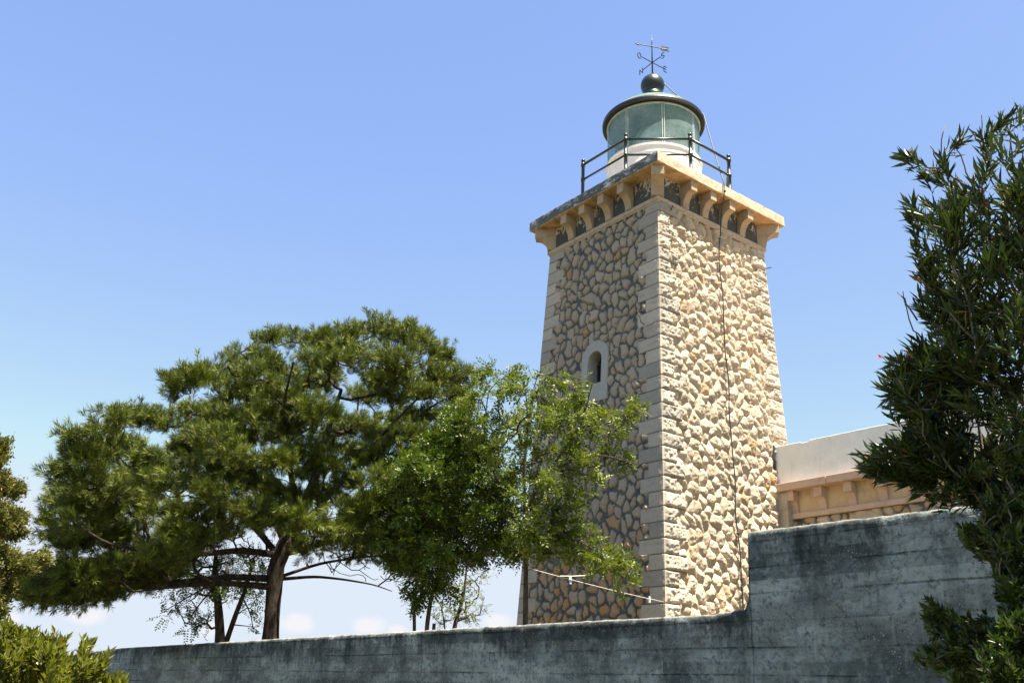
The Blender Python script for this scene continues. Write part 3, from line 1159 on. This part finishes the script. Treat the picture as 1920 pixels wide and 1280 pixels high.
def grow(nodes, parents, pts, bf=.35):
    """join every point to the growing skeleton, balancing wire length against the way back to the root"""
    N = [np.array(p, float) for p in nodes]
    par = list(parents)
    plen = [0.] * len(N)
    for i, p in enumerate(par):
        if p >= 0:
            plen[i] = plen[p] + np.linalg.norm(N[i] - N[p])
    pts = np.asarray(pts, float)
    best = np.full(len(pts), 1e9)
    who = np.zeros(len(pts), int)
    for i in range(len(N)):
        d = np.linalg.norm(pts - N[i], axis=1) + bf * plen[i]
        b = d < best
        best[b], who[b] = d[b], i
    todo = np.ones(len(pts), bool)
    for _ in range(len(pts)):
        k = int(np.argmin(np.where(todo, best, 1e18)))
        todo[k] = False
        i = len(N)
        N.append(pts[k])
        par.append(int(who[k]))
        plen.append(plen[who[k]] + np.linalg.norm(pts[k] - N[who[k]]))
        d = np.linalg.norm(pts - pts[k], axis=1) + bf * plen[i]
        b = (d < best) & todo
        best[b], who[b] = d[b], i
    return np.array(N), np.array(par)


def radii(par, r_tip, r_root, p=2.3):
    n = len(par)
    kids = np.zeros(n)
    w = np.zeros(n)
    for i in range(n):
        if par[i] >= 0:
            kids[par[i]] += 1
    w[kids == 0] = 1
    for i in range(n - 1, -1, -1):
        if par[i] >= 0:
            w[par[i]] += w[i]
    q = w ** (1 / p)
    return r_tip + (r_root - r_tip) * (q - 1) / max(q.max() - 1, 1e-6), kids


def limbs(N, par, R, g, sides=6, bend=.10, skip=0):
    """bent, tapering limb pieces along every edge"""
    ch = np.array([i for i in range(len(par)) if par[i] >= 0 and i >= skip])
    A, B = N[par[ch]], N[ch]
    ra, rb = np.minimum(R[par[ch]], R[ch] * 1.5 + .004), R[ch]
    L = np.linalg.norm(B - A, axis=1)
    off = g.normal(0, 1, A.shape) * (L * bend)[:, None]
    off[:, 2] -= L * bend * .4
    V, F = [], []
    ts = [0, .5, 1]
    T = nrm(B - A)
    ref = np.where(np.abs(T[:, 2:3]) < .9, np.array([[0, 0, 1.]]), np.array([[1., 0, 0]]))
    u = nrm(np.cross(T, ref))
    v = np.cross(T, u)
    a = np.arange(sides) * 2 * math.pi / sides
    for t in ts:
        c = A + (B - A) * t + off * (4 * t * (1 - t))
        r = ra * (1 - t) + rb * t
        V.append(c[:, None] + r[:, None, None] * (np.cos(a)[None, :, None] * u[:, None] + np.sin(a)[None, :, None] * v[:, None]))
    V = np.stack(V, 1)                                      # m, 3, sides, 3
    mN = len(ch)
    base = (np.arange(mN) * 3 * sides)[:, None]
    k = np.arange(sides)
    for r in range(2):
        F.append(np.stack([base + r * sides + k, base + r * sides + (k + 1) % sides, base + (r + 1) * sides + (k + 1) % sides, base + (r + 1) * sides + k], -1).reshape(-1, 4))
    return V.reshape(-1, 3), np.concatenate(F)


def trunk_tube(pts, r, g, n=14, sub=6, bark=.10):
    P = np.asarray(pts, float)
    t = np.arange(len(P))
    tt = np.linspace(0, len(P) - 1, (len(P) - 1) * sub + 1)
    Q = np.stack([np.interp(tt, t, P[:, k]) for k in range(3)], 1)
    for _ in range(2):
        Q[1:-1] = (Q[:-2] + 2 * Q[1:-1] + Q[2:]) / 4
    R = np.interp(tt, t, r)
    mb = MB().tube(Q, R, n)
    V = np.concatenate(mb.V)
    c = np.repeat(Q, n, 0)
    ang = np.tile(np.arange(n), len(Q))
    k = 1 + bark * fbm(ang * .9, V[:, 2] * 3.5, 14, 4)
    V = c + (V - c) * k[:, None]
    quads = np.array([f for f in mb.F if len(f) == 4])
    return V, quads, Q, R


def join(parts):
    V, F, n = [], [], 0
    for v, f in parts:
        V.append(v)
        F.append(f + n)
        n += len(v)
    return np.concatenate(V), np.concatenate(F)


def blades(B, D, Nn, L, W, g, fold=.25, mid=.5, curl=0.):
    """leaf blades: base, two sides, tip; folded along the midrib. B base, D direction, Nn rough normal"""
    D = nrm(D)
    S = nrm(np.cross(D, Nn))
    Nn = np.cross(S, D)
    L = np.asarray(L)[:, None] * np.ones((len(B), 1))
    W = np.asarray(W)[:, None] * np.ones((len(B), 1))
    m_ = B + D * L * mid
    a = B
    b = m_ - S * W / 2 + Nn * W * fold
    c = B + D * L - Nn * L * curl
    d = m_ + S * W / 2 + Nn * W * fold
    V = np.stack([a, b, c, d], 1).reshape(-1, 3)
    k = np.arange(len(B)) * 4
    F = np.concatenate([np.stack([k, k + 2, k + 1], 1), np.stack([k, k + 3, k + 2], 1)])
    return V, F


def tone_of(n, per, g, dry=.0, base=None):
    r = g.beta(2, 2, n) if base is None else np.clip(base + g.normal(0, .18, n), 0, 1)
    t = np.stack([r, g.random(n), (g.random(n) < dry) * 1.], 1)
    return np.repeat(t, per, 0)


def rand_dir(n, g):
    return nrm(g.normal(0, 1, (n, 3)))


UPV = np.array([0, 0, 1.])


def clump_points(poly, dist, depth, K, mind, per, rad, flat, g, keep=.1, lift=0.):
    """pads of points whose picture stays inside the outline; depth is half the thickness in m"""
    c2 = fill(poly, K, g, mind)
    p = np.asarray(poly, float)
    ctr, ext = (p.min(0) + p.max(0)) / 2, (p.max(0) - p.min(0)) / 2
    out, cen = [], []
    for q in c2:
        rr = np.clip(1 - (((q - ctr) / ext) ** 2).sum() * .8, .12, 1)
        dd = dist + g.uniform(-1, 1) * depth * math.sqrt(rr)
        C = at(q[0], q[1], dd)
        s = rad * g.uniform(.55, 1.35)
        v = rand_dir(per, g) * (g.random((per, 1)) ** .45)
        v[:, 2] *= flat
        pts = C + v * s
        x, y = project(pts)
        ok = inpoly(x, y, poly) | (g.random(per) < keep)
        out.append(pts[ok])
        cen.append(np.repeat(C[None], ok.sum(), 0))
    return np.concatenate(out), np.concatenate(cen)


def pine():
    g = np.random.default_rng(101)
    D = 17.0
    base = at(506, 1250, D)
    base[2] = TER - .05
    T = thing('pine_tree', 'broad umbrella crowned pine behind the wall left of the tower', 'tree', base)
    tk = [base, at(507, 1195, D), at(513, 1120, D), at(518, 1060, D), at(535, 1020, D), at(560, 970, D + .2), at(590, 900, D + .3), at(610, 820, D + .4), at(640, 730, D + .5)]
    tr = [.165, .138, .130, .145, .145, .11, .085, .06, .03]
    Vt, Ft, Q, R = trunk_tube(tk, tr, g, 14, 6, .14)
    parts = [(Vt, Ft)]
    nodes, par = [Q[0]], [-1]
    for q in Q[1:]:
        nodes.append(q)
        par.append(len(nodes) - 2)
    limb = [
        [(520, 1040), (450, 1030), (370, 1040), (290, 1035), (200, 1020), (140, 980)],
        [(512, 1085), (430, 1080), (340, 1090), (240, 1100), (130, 1095), (60, 1090)],
        [(512, 1100), (460, 1095), (400, 1092), (320, 1100), (250, 1108)],
        [(525, 1045), (480, 990), (420, 940), (350, 890), (270, 850), (200, 830)],
        [(535, 1020), (500, 940), (460, 850), (430, 770), (400, 720)],
        [(545, 1010), (590, 960), (660, 880), (730, 800), (800, 730)],
        [(540, 1035), (600, 1020), (680, 1000), (760, 980), (850, 930)],
        [(528, 1080), (600, 1055), (670, 1045), (720, 1040), (790, 1060)],
        [(530, 1085), (590, 1080), (640, 1085), (700, 1095), (735, 1108)],
        [(560, 970), (540, 860), (530, 760), (550, 680)],
    ]
    dz = [-1.6, .6, -.8, 1.8, .8, -1.2, 1.4, -.3, .7, -1.9]
    for L, dd in zip(limb, dz):
        pts = [at(x, y, D + dd * (k / (len(L) - 1))) for k, (x, y) in enumerate(L)]
        r = np.linspace(.062, .014, len(pts)) * (.5 if L[0][1] >= 1080 and L[-1][0] > 600 else 1)
        V, F, q2, _ = trunk_tube(pts, r, g, 8, 4, .12)
        q2 = q2 + 0
        parts.append((V, F))
        j = int(np.argmin([np.linalg.norm(n_ - q2[0]) for n_ in nodes[:len(Q)]]))
        for k, q in enumerate(q2):
            nodes.append(q)
            par.append(j if k == 0 else len(nodes) - 2)
    skel = len(nodes)
    poly = [(22, 1108), (70, 1082), (130, 1062), (188, 1050), (192, 1030), (140, 1035), (100, 1022), (76, 1008), (85, 950), (92, 905), (112, 870), (108, 835), (135, 815), (160, 830), (175, 795), (240, 775), (300, 775), (320, 750), (312, 735),
            (335, 700), (365, 672), (395, 690), (430, 672), (470, 690), (482, 640), (515, 625), (545, 618), (575, 640), (605, 625), (630, 640), (640, 603), (665, 620),
            (705, 600), (722, 588), (745, 620), (790, 608), (800, 640), (830, 645), (860, 690), (905, 705), (890, 760), (885, 840), (860, 930), (820, 1000), (720, 1030), (640, 1015),
            (560, 1005), (500, 985), (450, 1010), (390, 1030), (330, 1085), (240, 1108), (150, 1128), (80, 1125)]
    P, C = clump_points(poly, D, 2.6, 142, 33, 30, .41, .36, g, .05)
    thin = [(540, 1010), (700, 1000), (860, 960), (850, 1010), (760, 1075), (700, 1060), (640, 1040), (560, 1040)]
    P2, C2 = clump_points(thin, D, 1.0, 18, 28, 10, .45, .35, g, .05)
    low = [(20, 1105), (120, 1065), (250, 1045), (370, 1040), (330, 1088), (240, 1106), (150, 1126), (70, 1122)]
    P3, C3 = clump_points(low, D, .9, 30, 22, 24, .40, .35, g, .05)
    under = [(230, 1085), (330, 1050), (480, 1000), (620, 1000), (760, 1000), (850, 990), (820, 1040), (750, 1095), (640, 1085), (560, 1040), (470, 1050), (400, 1095), (300, 1105)]
    P4 = clump_points(under, D, 2.0, 90, 18, 3, .22, .5, g, .0)[0]
    bare = len(P) + len(P2) + len(P3)
    P = np.concatenate([P, P2, P3, P4])
    N, pr = grow(nodes, par, P, .25)
    R, kids = radii(pr, .006, .10, 2.4)
    parts.append(limbs(N, pr, R, g, 5, .12, skel))
    V, F = join(parts)
    obj('trunk', V, F, M['pinebark'], T, True)
    # needle tufts round every shoot tip
    i0 = np.array([i for i in range(skel, len(N)) if np.argmin(((P - N[i]) ** 2).sum(1)) < bare])
    tip = N[i0]
    d0 = nrm(N[i0] - N[pr[i0]])
    outw = nrm(tip - at(540, 960, D))
    dirs = nrm(d0 * .45 + outw * .35 + UPV * .55 + g.normal(0, .25, tip.shape))
    sh, sd = [], []
    for k in range(4):
        sh.append(tip + g.normal(0, .07, tip.shape) * (k > 0))
        sd.append(nrm(dirs + g.normal(0, .45, tip.shape) * (k > 0)))
    sh, sd = np.concatenate(sh), np.concatenate(sd)
    per = 38
    n = len(sh)
    b = np.repeat(sh, per, 0)
    ax = np.repeat(sd, per, 0)
    along = g.random((n * per, 1)) ** .7 * .13
    spread = g.uniform(.45, 1.15, (n * per, 1))
    rd = rand_dir(n * per, g)
    rd = nrm(rd - (rd * ax).sum(1, keepdims=True) * ax)
    nd = nrm(ax + rd * spread)
    Ln = g.uniform(.09, .15, n * per)
    V, F = blades(b + ax * along, nd, rand_dir(n * per, g), Ln, np.full(n * per, .0085), g, .0, .4)
    tb = np.repeat(g.beta(2, 2, n), per)
    obj('crown', V, F, M['pine'], T, False, tone_of(n * per, 4, g, .015, tb))


pine()


def compound(tip, d, g, rach=.17, pairs=5, leaf=.040, wid=.019, droop=.35):
    """feathery compound leaves"""
    n = len(tip)
    d = nrm(d - UPV * droop * g.random((n, 1)))
    up = nrm(UPV + g.normal(0, .45, (n, 3)))
    side = nrm(np.cross(d, up))
    up = np.cross(side, d)
    r = rach * g.uniform(.7, 1.2, (n, 1))
    B, D, Nn = [], [], []
    for k in range(pairs):
        t = (k + 1) / (pairs + .6)
        for s in (1, -1):
            B.append(tip + d * r * t - up * r * .25 * t * t)
            D.append(nrm(side * s + d * .45 + g.normal(0, .18, (n, 3))))
            Nn.append(nrm(up + g.normal(0, .35, (n, 3))))
    B.append(tip + d * r - up * r * .25)
    D.append(d)
    Nn.append(up)
    m_ = len(B)
    B, D, Nn = (np.stack(k, 1).reshape(-1, 3) for k in (B, D, Nn))
    L = np.repeat(leaf * g.uniform(.75, 1.25, n), m_)
    V, F = blades(B, D, Nn, L, L * wid / leaf, g, .12, .5)
    return V, F, m_


def locust(name, label, D, trunks, polys, mat, seed, r_tip=.004, r_br=.05, per_node=3, group=None, rach=.18, leaf=.052):
    """leafy tree: trunks is a list of (pixel polyline, radii), polys of (outline, depth, clumps, spacing, points, radius)"""
    g = np.random.default_rng(seed)
    b = at(trunks[0][0][0][0], trunks[0][0][0][1], D)
    b[2] = TER - .03
    T = thing(name, label, 'tree', b, group)
    parts, nodes, par = [], [], []
    for line, rr in trunks:
        pts = [at(*p[:2], D + (p[2] if len(p) > 2 else 0)) for p in line]
        if line is trunks[0][0] or line[0][1] > 1150:
            pts[0][2] = TER - .03
        V, F, Q, R = trunk_tube(pts, np.linspace(rr[0], rr[1], len(pts)), g, 9, 5, .12)
        parts.append((V, F))
        j = -1 if not nodes else int(np.argmin([np.linalg.norm(n_ - Q[0]) for n_ in nodes]))
        for k, q in enumerate(Q):
            nodes.append(q)
            par.append(j if k == 0 else len(nodes) - 2)
    skel = len(nodes)
    P = np.concatenate([clump_points(po, D + off, dep, K, md, pe, ra, .6, g, .04)[0] for po, off, dep, K, md, pe, ra in polys])
    N, pr = grow(nodes, par, P, .3)
    R, kids = radii(pr, r_tip, r_br, 2.2)
    parts.append(limbs(N, pr, R, g, 5, .10, skel))
    V, F = join(parts)
    obj('trunk', V, F, M['bark'], T, True)
    i0 = np.arange(skel, len(N))
    tip = np.repeat(N[i0], per_node, 0)
    d0 = np.repeat(nrm(N[i0] - N[pr[i0]]), per_node, 0)
    d = nrm(d0 * .6 + g.normal(0, .6, tip.shape) + UPV * .15)
    V, F, m_ = compound(tip + g.normal(0, .03, tip.shape), d, g, rach, 5, leaf, leaf * .48)
    n = len(tip)
    tb = np.repeat(g.beta(2, 2, n), m_)
    obj('crown', V, F, mat, T, False, tone_of(n * m_, 4, g, 0, tb))
    return T


def leafy_trees():
    up = [(875, 735), (905, 695), (960, 685), (985, 715), (1010, 698), (1050, 716), (1072, 706), (1086, 690), (1094, 712), (1112, 722), (1104, 740), (1092, 750), (1118, 772), (1150, 782),
          (1186, 758), (1218, 752), (1212, 768), (1190, 782), (1160, 800), (1172, 815), (1150, 846), (1198, 864), (1192, 876), (1145, 868), (1125, 880), (1105, 920), (1080, 950), (1030, 968), (990, 975), (950, 930),
          (935, 880), (890, 850), (880, 790)]
    lowr = [(955, 985), (1010, 962), (1075, 975), (1110, 1000), (1140, 1030), (1180, 1048), (1185, 1085), (1175, 1105), (1140, 1070), (1090, 1050), (1030, 1040), (970, 1040)]
    locust('locust_tree', 'slender bright green tree standing against the shaded tower face', 14.0,
           [([(984, 1250), (985, 1165), (986, 1060), (984, 980), (982, 880), (990, 800), (1000, 740)], (.045, .015)),
            ([(984, 960), (1030, 880, -.2), (1090, 800, -.4), (1110, 720, -.5)], (.022, .008)),
            ([(984, 990), (930, 900, .3), (905, 820, .4), (915, 740, .4)], (.022, .008)),
            ([(985, 1010), (1040, 995, -.4), (1110, 1025, -.7), (1165, 1080, -.9)], (.018, .006)),
            ([(1030, 880, -.2), (1120, 850, -.5), (1200, 870, -.8)], (.014, .005)),
            ([(1090, 800, -.4), (1160, 790, -.6), (1215, 755, -.7)], (.012, .005))],
           [(up, 0, 1.0, 50, 29, 16, .155), (lowr, -.5, .5, 24, 20, 14, .17)], M['locust'], 301, per_node=2, rach=.19, leaf=.062)
    mass = [(694, 1002), (730, 975), (712, 925), (745, 905), (738, 868), (782, 858), (800, 812), (822, 822), (838, 772), (876, 778), (884, 815), (925, 838), (926, 880), (962, 900), (948, 935), (972, 965), (945, 990), (990, 1020), (978, 1050), (925, 1035), (880, 1058),
            (862, 1062), (840, 1118), (806, 1108), (796, 1142), (772, 1128), (768, 1080), (735, 1050), (712, 1040)]
    locust('locust_tree', 'dense dark green tree filling the gap between pine and tower', 15.0,
           [([(778, 1250), (777, 1180), (776, 1120), (790, 1040), (810, 960), (830, 880)], (.032, .012)),
            ([(798, 1250), (800, 1175), (808, 1120), (830, 1050), (870, 970), (900, 900)], (.042, .012)),
            ([(814, 1250), (813, 1180), (814, 1168)], (.03, .028))],
           [(mass, 0, 1.2, 84, 23, 20, .24)], M['locustd'], 302, per_node=3, rach=.2, leaf=.064)
    sap = [(800, 1150), (830, 1110), (850, 1090), (890, 1070), (930, 1065), (905, 1090), (895, 1110), (915, 1150), (890, 1170), (850, 1165), (820, 1172)]
    locust('locust_sapling', 'thin sunlit sapling in the gap beneath the dense dark tree', 18.0,
           [([(846, 1250), (852, 1170), (866, 1130), (872, 1095), (876, 1050)], (.05, .015)),
            ([(852, 1168), (830, 1140), (818, 1120)], (.02, .008))],
           [(sap, 0, .5, 26, 16, 5, .18)], M['locust'], 303, per_node=2, rach=.14, leaf=.04)
    lf = [(285, 1150), (330, 1140), (310, 1105), (290, 1080), (330, 1070), (400, 1050), (500, 1050), (490, 1100), (500, 1150), (480, 1190), (455, 1150), (440, 1120), (400, 1140), (390, 1180), (355, 1190), (340, 1160)]
    lf2 = [(330, 1030), (500, 1030), (495, 1100), (440, 1120), (390, 1120), (340, 1100)]
    locust('locust_tree', 'forked dark tree with drooping leaves behind the pine trunk', 18.5,
           [([(412, 1260), (413, 1195), (410, 1140), (402, 1080), (405, 1040)], (.11, .04)),
            ([(414, 1197), (432, 1180), (450, 1130), (462, 1100), (475, 1050)], (.055, .03)),
            ([(410, 1140), (416, 1110), (425, 1060)], (.03, .015)),
            ([(402, 1100), (375, 1130), (350, 1170)], (.02, .007)),
            ([(405, 1090), (350, 1120), (300, 1150)], (.018, .006)),
            ([(455, 1120), (470, 1150), (475, 1180)], (.015, .006))],
           [(lf, 0, .6, 42, 22, 6, .20), (lf2, 0, .9, 30, 20, 7, .24)], M['locustd'], 304, per_node=2, rach=.2, leaf=.055)


leafy_trees()


def cypress():
    g = np.random.default_rng(401)
    D = 12.0
    b = at(-60, 1260, D)
    b[2] = .0
    T = thing('conifer_tree', 'yellowish conifer cut off by the left edge of the view', 'tree', b)
    top = at(-75, 720, D)
    V, F, Q, R = trunk_tube([b, b * .6 + top * .4, b * .25 + top * .75, top], [.2, .15, .08, .02], g, 10, 8, .1)
    nodes, par = list(Q), [-1] + list(range(len(Q) - 1))
    poly = [(-160, 1160), (-150, 900), (-100, 760), (-70, 700), (-30, 760), (-5, 820), (8, 815), (16, 832), (5, 850), (18, 860), (-10, 880), (12, 890), (10, 905), (45, 908), (42, 922), (22, 935), (42, 940),
            (25, 958), (60, 962), (55, 972), (25, 985), (48, 998), (20, 1015), (0, 1025), (40, 1040), (92, 1035), (88, 1052), (60, 1070), (30, 1075), (28, 1120), (25, 1150), (-10, 1165)]
    P, C = clump_points(poly, D, .9, 170, 12, 18, .11, .45, g, .02)
    N, pr = grow(nodes, par, P, .3)
    R2, kids = radii(pr, .004, .04, 2.2)
    Vb, Fb = limbs(N, pr, R2, g, 5, .1, len(nodes))
    V, F = join([(V, F), (Vb, Fb)])
    obj('trunk', V, F, M['bark'], T, True)
    i0 = np.arange(len(nodes), len(N))
    outw = nrm((N[i0] - (b + top) / 2) * np.array([1, 1, 0.15]))
    per = 34
    n = len(i0)
    bb = np.repeat(N[i0], per, 0) + g.normal(0, .03, (n * per, 3))
    d = nrm(np.repeat(outw, per, 0) * .6 + g.normal(0, .5, (n * per, 3)) + UPV * .25)
    V, F = blades(bb, d, rand_dir(n * per, g), g.uniform(.03, .06, n * per), np.full(n * per, .018), g, .1, .45)
    obj('crown', V, F, M['cyp'], T, False, tone_of(n * per, 4, g, .08, np.repeat(g.beta(2, 2, n), per)))


cypress()


def whorls(tip, ax, per, g, L, W, spread=(.4, 1.1), back=.10, fold=.18, mid=.5, curl=.08):
    n = len(tip)
    b = np.repeat(tip, per, 0)
    a = np.repeat(ax, per, 0)
    k = np.tile(np.arange(per), n) / per
    rd = rand_dir(n * per, g)
    rd = nrm(rd - (rd * a).sum(1, keepdims=True) * a)
    sp = (spread[0] + (spread[1] - spread[0]) * k)[:, None]
    d = nrm(a + rd * sp + g.normal(0, .08, a.shape))
    bb = b - a * (k[:, None] * back)
    LL = g.uniform(L[0], L[1], n * per)
    return blades(bb, d, a + .3 * rand_dir(n * per, g), LL, LL * W, g, fold, mid, curl)


def shrub(name, label, cat_, D, root, polys, mat, seed, L, W, per, stem_r, group=None, spread=(.4, 1.1), back=.1, up=.5, dry=.0, lean=None, z0=0.):
    g = np.random.default_rng(seed)
    b = at(*root, D)
    b[2] = z0
    T = thing(name, label, cat_, b, group)
    nodes, par = [b], [-1]
    P = np.concatenate([clump_points(po, D + off, dep, K, md, pe, ra, fl, g, kp)[0] for po, off, dep, K, md, pe, ra, fl, kp in polys])
    lo = P[:, 2].min()
    ctr = P.mean(0)
    for k in range(7):                                     # main stems rising from the root
        e = P[g.integers(len(P))]
        q = b + g.normal(0, .05, 3) * (1, 1, 0)
        tgt = ctr * .55 + e * .45
        prev = 0
        for t in (.2, .4, .6, .8, 1.):
            nodes.append(q * (1 - t) + tgt * t + UPV * .15 * math.sin(t * 3) + g.normal(0, .03, 3))
            par.append(prev)
            prev = len(nodes) - 1
    N, pr = grow(nodes, par, P, .45)
    R, kids = radii(pr, stem_r, stem_r * 6, 2.2)
    V, F = limbs(N, pr, R, g, 5, .07, 1)
    obj('stems', V, F, M['stem'], T, True)
    i0 = np.arange(len(nodes), len(N))
    d0 = nrm(N[i0] - N[pr[i0]])
    outw = nrm(N[i0] - ctr)
    ax = nrm(d0 * .5 + UPV * up + outw * .35 + g.normal(0, .25, d0.shape))
    V, F = whorls(N[i0], ax, per, g, L, W, spread, back)
    n = len(i0)
    obj('foliage', V, F, mat, T, False, tone_of(n * per, 4, g, dry, np.repeat(g.beta(2, 2.2, n), per)))
    return T, N, pr, i0, ax, g


def right_plants():
    o_main = [(1735, 620), (1760, 560), (1790, 480), (1830, 400), (1880, 330), (1960, 280), (2080, 300), (2120, 600), (2120, 1000), (1960, 1020), (1850, 990), (1790, 930), (1740, 850), (1700, 820), (1690, 780), (1720, 720), (1680, 700)]
    o_l1 = [(1690, 400), (1700, 360), (1730, 350), (1790, 330), (1830, 330), (1840, 430), (1800, 500), (1740, 540), (1700, 520), (1690, 460)]
    o_top = [(1680, 290), (1700, 270), (1720, 290), (1790, 330), (1830, 270), (1870, 200), (1925, 190), (1960, 220), (1960, 330), (1830, 380), (1750, 330)]
    o_l2 = [(1660, 690), (1700, 645), (1740, 640), (1800, 700), (1800, 840), (1720, 800), (1660, 790), (1650, 730)]
    o_l3 = [(1600, 850), (1640, 840), (1720, 800), (1820, 850), (1830, 930), (1740, 940), (1690, 920), (1610, 890)]
    o_l4 = [(1690, 560), (1760, 520), (1800, 560), (1790, 640), (1730, 620)]
    o_main, o_l1, o_top, o_l4 = ([(x + 22, y + (16 if y < 400 else 4)) for x, y in p] for p in (o_main, o_l1, o_top, o_l4))
    o_l2, o_l3 = ([(x + 10, y) for x, y in p] for p in (o_l2, o_l3))
    T, N, pr, i0, ax, g = shrub('oleander_bush', 'tall dark oleander with narrow leaves at the right edge', 'shrub', 4.5, (1990, 1200),
          [(o_main, .1, .8, 190, 17, 8, .12, .8, .05), (o_l1, -.1, .35, 20, 20, 5, .08, .8, .1), (o_top, .0, .4, 16, 34, 3, .08, .8, .1), (o_l2, -.1, .3, 34, 16, 6, .08, .8, .05), (o_l3, -.1, .3, 34, 17, 6, .08, .8, .05), (o_l4, 0, .3, 12, 18, 5, .08, .8, .05)]
          + [([(x - 8, y - 8), (x + 8, y - 8), (x + 8, y + 8), (x - 8, y + 8)], -.05, .05, 1, 0, 3, .02, 1., .6) for x, y in ((1703, 293), (1800, 262), (1846, 262), (1884, 222), (1902, 215), (1775, 312), (1742, 330), (1715, 392), (1712, 430))],
          M['ole'], 501, (.05, .095), .19, 11, .0028, None, (.25, 1.1), .10, .45, .012)
    # bare twigs with dry flower heads and a few pink flowers
    tw = MB()
    for pts in ([(1885, 420), (1820, 350), (1765, 322), (1728, 315), (1700, 296)], [(1800, 345), (1775, 320), (1762, 290), (1770, 238)], [(1775, 320), (1755, 300), (1745, 265)], [(1850, 380), (1815, 330), (1798, 290), (1800, 240)],
                [(1900, 400), (1860, 340), (1842, 280), (1840, 215)], [(1842, 280), (1825, 250)], [(1900, 330), (1895, 250), (1880, 210)], [(1905, 350), (1880, 300), (1872, 240)], [(1745, 560), (1715, 480), (1700, 470)],
                [(1760, 660), (1710, 620), (1690, 545)], [(1720, 720), (1685, 690), (1648, 668)], [(1720, 600), (1695, 560), (1683, 548)]):
        P = np.array([at(x, y, 4.45 + .02 * k) for k, (x, y) in enumerate(pts)])
        t = np.linspace(0, len(P) - 1, len(P) * 3)
        Q = np.stack([np.interp(t, np.arange(len(P)), P[:, c]) for c in range(3)], 1) + g.normal(0, .004, (len(t), 3))
        tw.tube(Q, np.linspace(.0045, .002, len(Q)), 5)
    tw.build('bare_twigs', M['stem'], T, True)
    for (x, y) in ((1650, 670), (1790, 512), (1846, 385)):
        c = at(x, y, 4.4)
        n = 9
        d = rand_dir(n, g) + UPV * .5
        v, f = blades(np.repeat(c[None], n, 0), d, rand_dir(n, g), np.full(n, .015), np.full(n, .010), g, .1, .6)
        obj('flower', v, f, M['flower'], T)
    s1 = [(1840, 900), (1830, 870), (1860, 850), (1900, 830), (1960, 780), (2080, 850), (2080, 1330), (1850, 1330), (1850, 1250), (1890, 1180), (1870, 1100), (1850, 1050), (1800, 1020), (1800, 980), (1840, 990)]
    s2 = [(1790, 1320), (1770, 1250), (1712, 1235), (1725, 1215), (1760, 1205), (1735, 1170), (1730, 1120), (1755, 1130), (1775, 1140), (1800, 1160), (1850, 1150), (1900, 1200), (1900, 1320)]
    s3 = [(1830, 1215), (1860, 1180), (1880, 1165), (1960, 1120), (1960, 1320), (1860, 1320)]
    s4 = [(1865, 1080), (1890, 1065), (1960, 1090), (1960, 1150), (1890, 1130)]
    shrub('leafy_shrub', 'dark small leaved shrub beneath the oleander in front of the concrete wall', 'shrub', 3.9, (2030, 1500),
          [(s1, .25, .5, 170, 16, 11, .10, .9, .03), (s2, .35, .3, 50, 15, 9, .07, .9, .03), (s3, -.35, .2, 40, 14, 8, .07, .9, .03), (s4, -.1, .2, 12, 14, 8, .07, .9, .03)],
          M['shrub'], 502, (.026, .044), .42, 14, .0022, None, (.3, 1.2), .06, .5)


right_plants()


def left_bush():
    p1 = [(-120, 1330), (-120, 1170), (-60, 1150), (0, 1160), (30, 1150), (55, 1165), (95, 1168), (110, 1190), (130, 1185), (150, 1235), (170, 1260), (160, 1330)]
    p2 = [(95, 1215), (105, 1188), (125, 1195), (118, 1240)]
    p1 = [(x - 12, y + 20) for x, y in p1]
    p3 = [(140, 1320), (145, 1240), (152, 1190), (165, 1190), (172, 1240), (190, 1225), (208, 1215), (200, 1240), (185, 1265), (235, 1270), (230, 1320)]
    shrub('green_bush', 'sunlit yellow green bush in the bottom left corner', 'shrub', 4.6, (20, 1600),
          [(p1, 0, .5, 130, 14, 11, .09, .9, .03), (p3, -.1, .15, 30, 12, 6, .05, 1.3, .03), (p2, -.1, .1, 6, 12, 5, .05, 1.3, .03)],
          M['bush'], 601, (.032, .055), .30, 12, .002, None, (.3, 1.1), .07, .8, .02)


left_bush()


def clothesline():
    P = np.array
    q = at(986, 1063, 14.0)
    e = P([2.33, -2.36, 3.54])
    pts = [q * (1 - t) + e * t - UPV * .02 * 4 * t * (1 - t) for t in np.linspace(0, 1, 16)]
    o = MB().tube(pts, .005, 6).build('clothes_line', M['rope'], None, True)
    tag(o, 'white clothes line strung from slender tree to the tower corner', 'clothes line')
    p2 = [pts[3] + (0, 0, .01), pts[4] + (.03, 0, .05), pts[5] + (.10, .02, .10)]
    MB().tube(p2, .007, 5).build('loose_end', M['rope'], o)
    for k, lab in ((4, 'pale peg clipped on the clothes line nearest the slender tree'), (13, 'pale peg clipped on the clothes line beside the tower corner')):
        c = pts[k]
        d = nrm(pts[k + 1] - pts[k])
        b = MB()
        for s in (-1, 1):
            b.prism([(-.012, -.07), (.012, -.07), (.014, -.01), (.006, .05), (-.006, .05), (-.014, -.01)], c + (0, s * .012 - .006, 0), d, UPV, (0, .010, 0))
        tag(b.build('clothes_peg', M['peg']), lab, 'clothes peg', 'pegs on the clothes line')


clothesline()
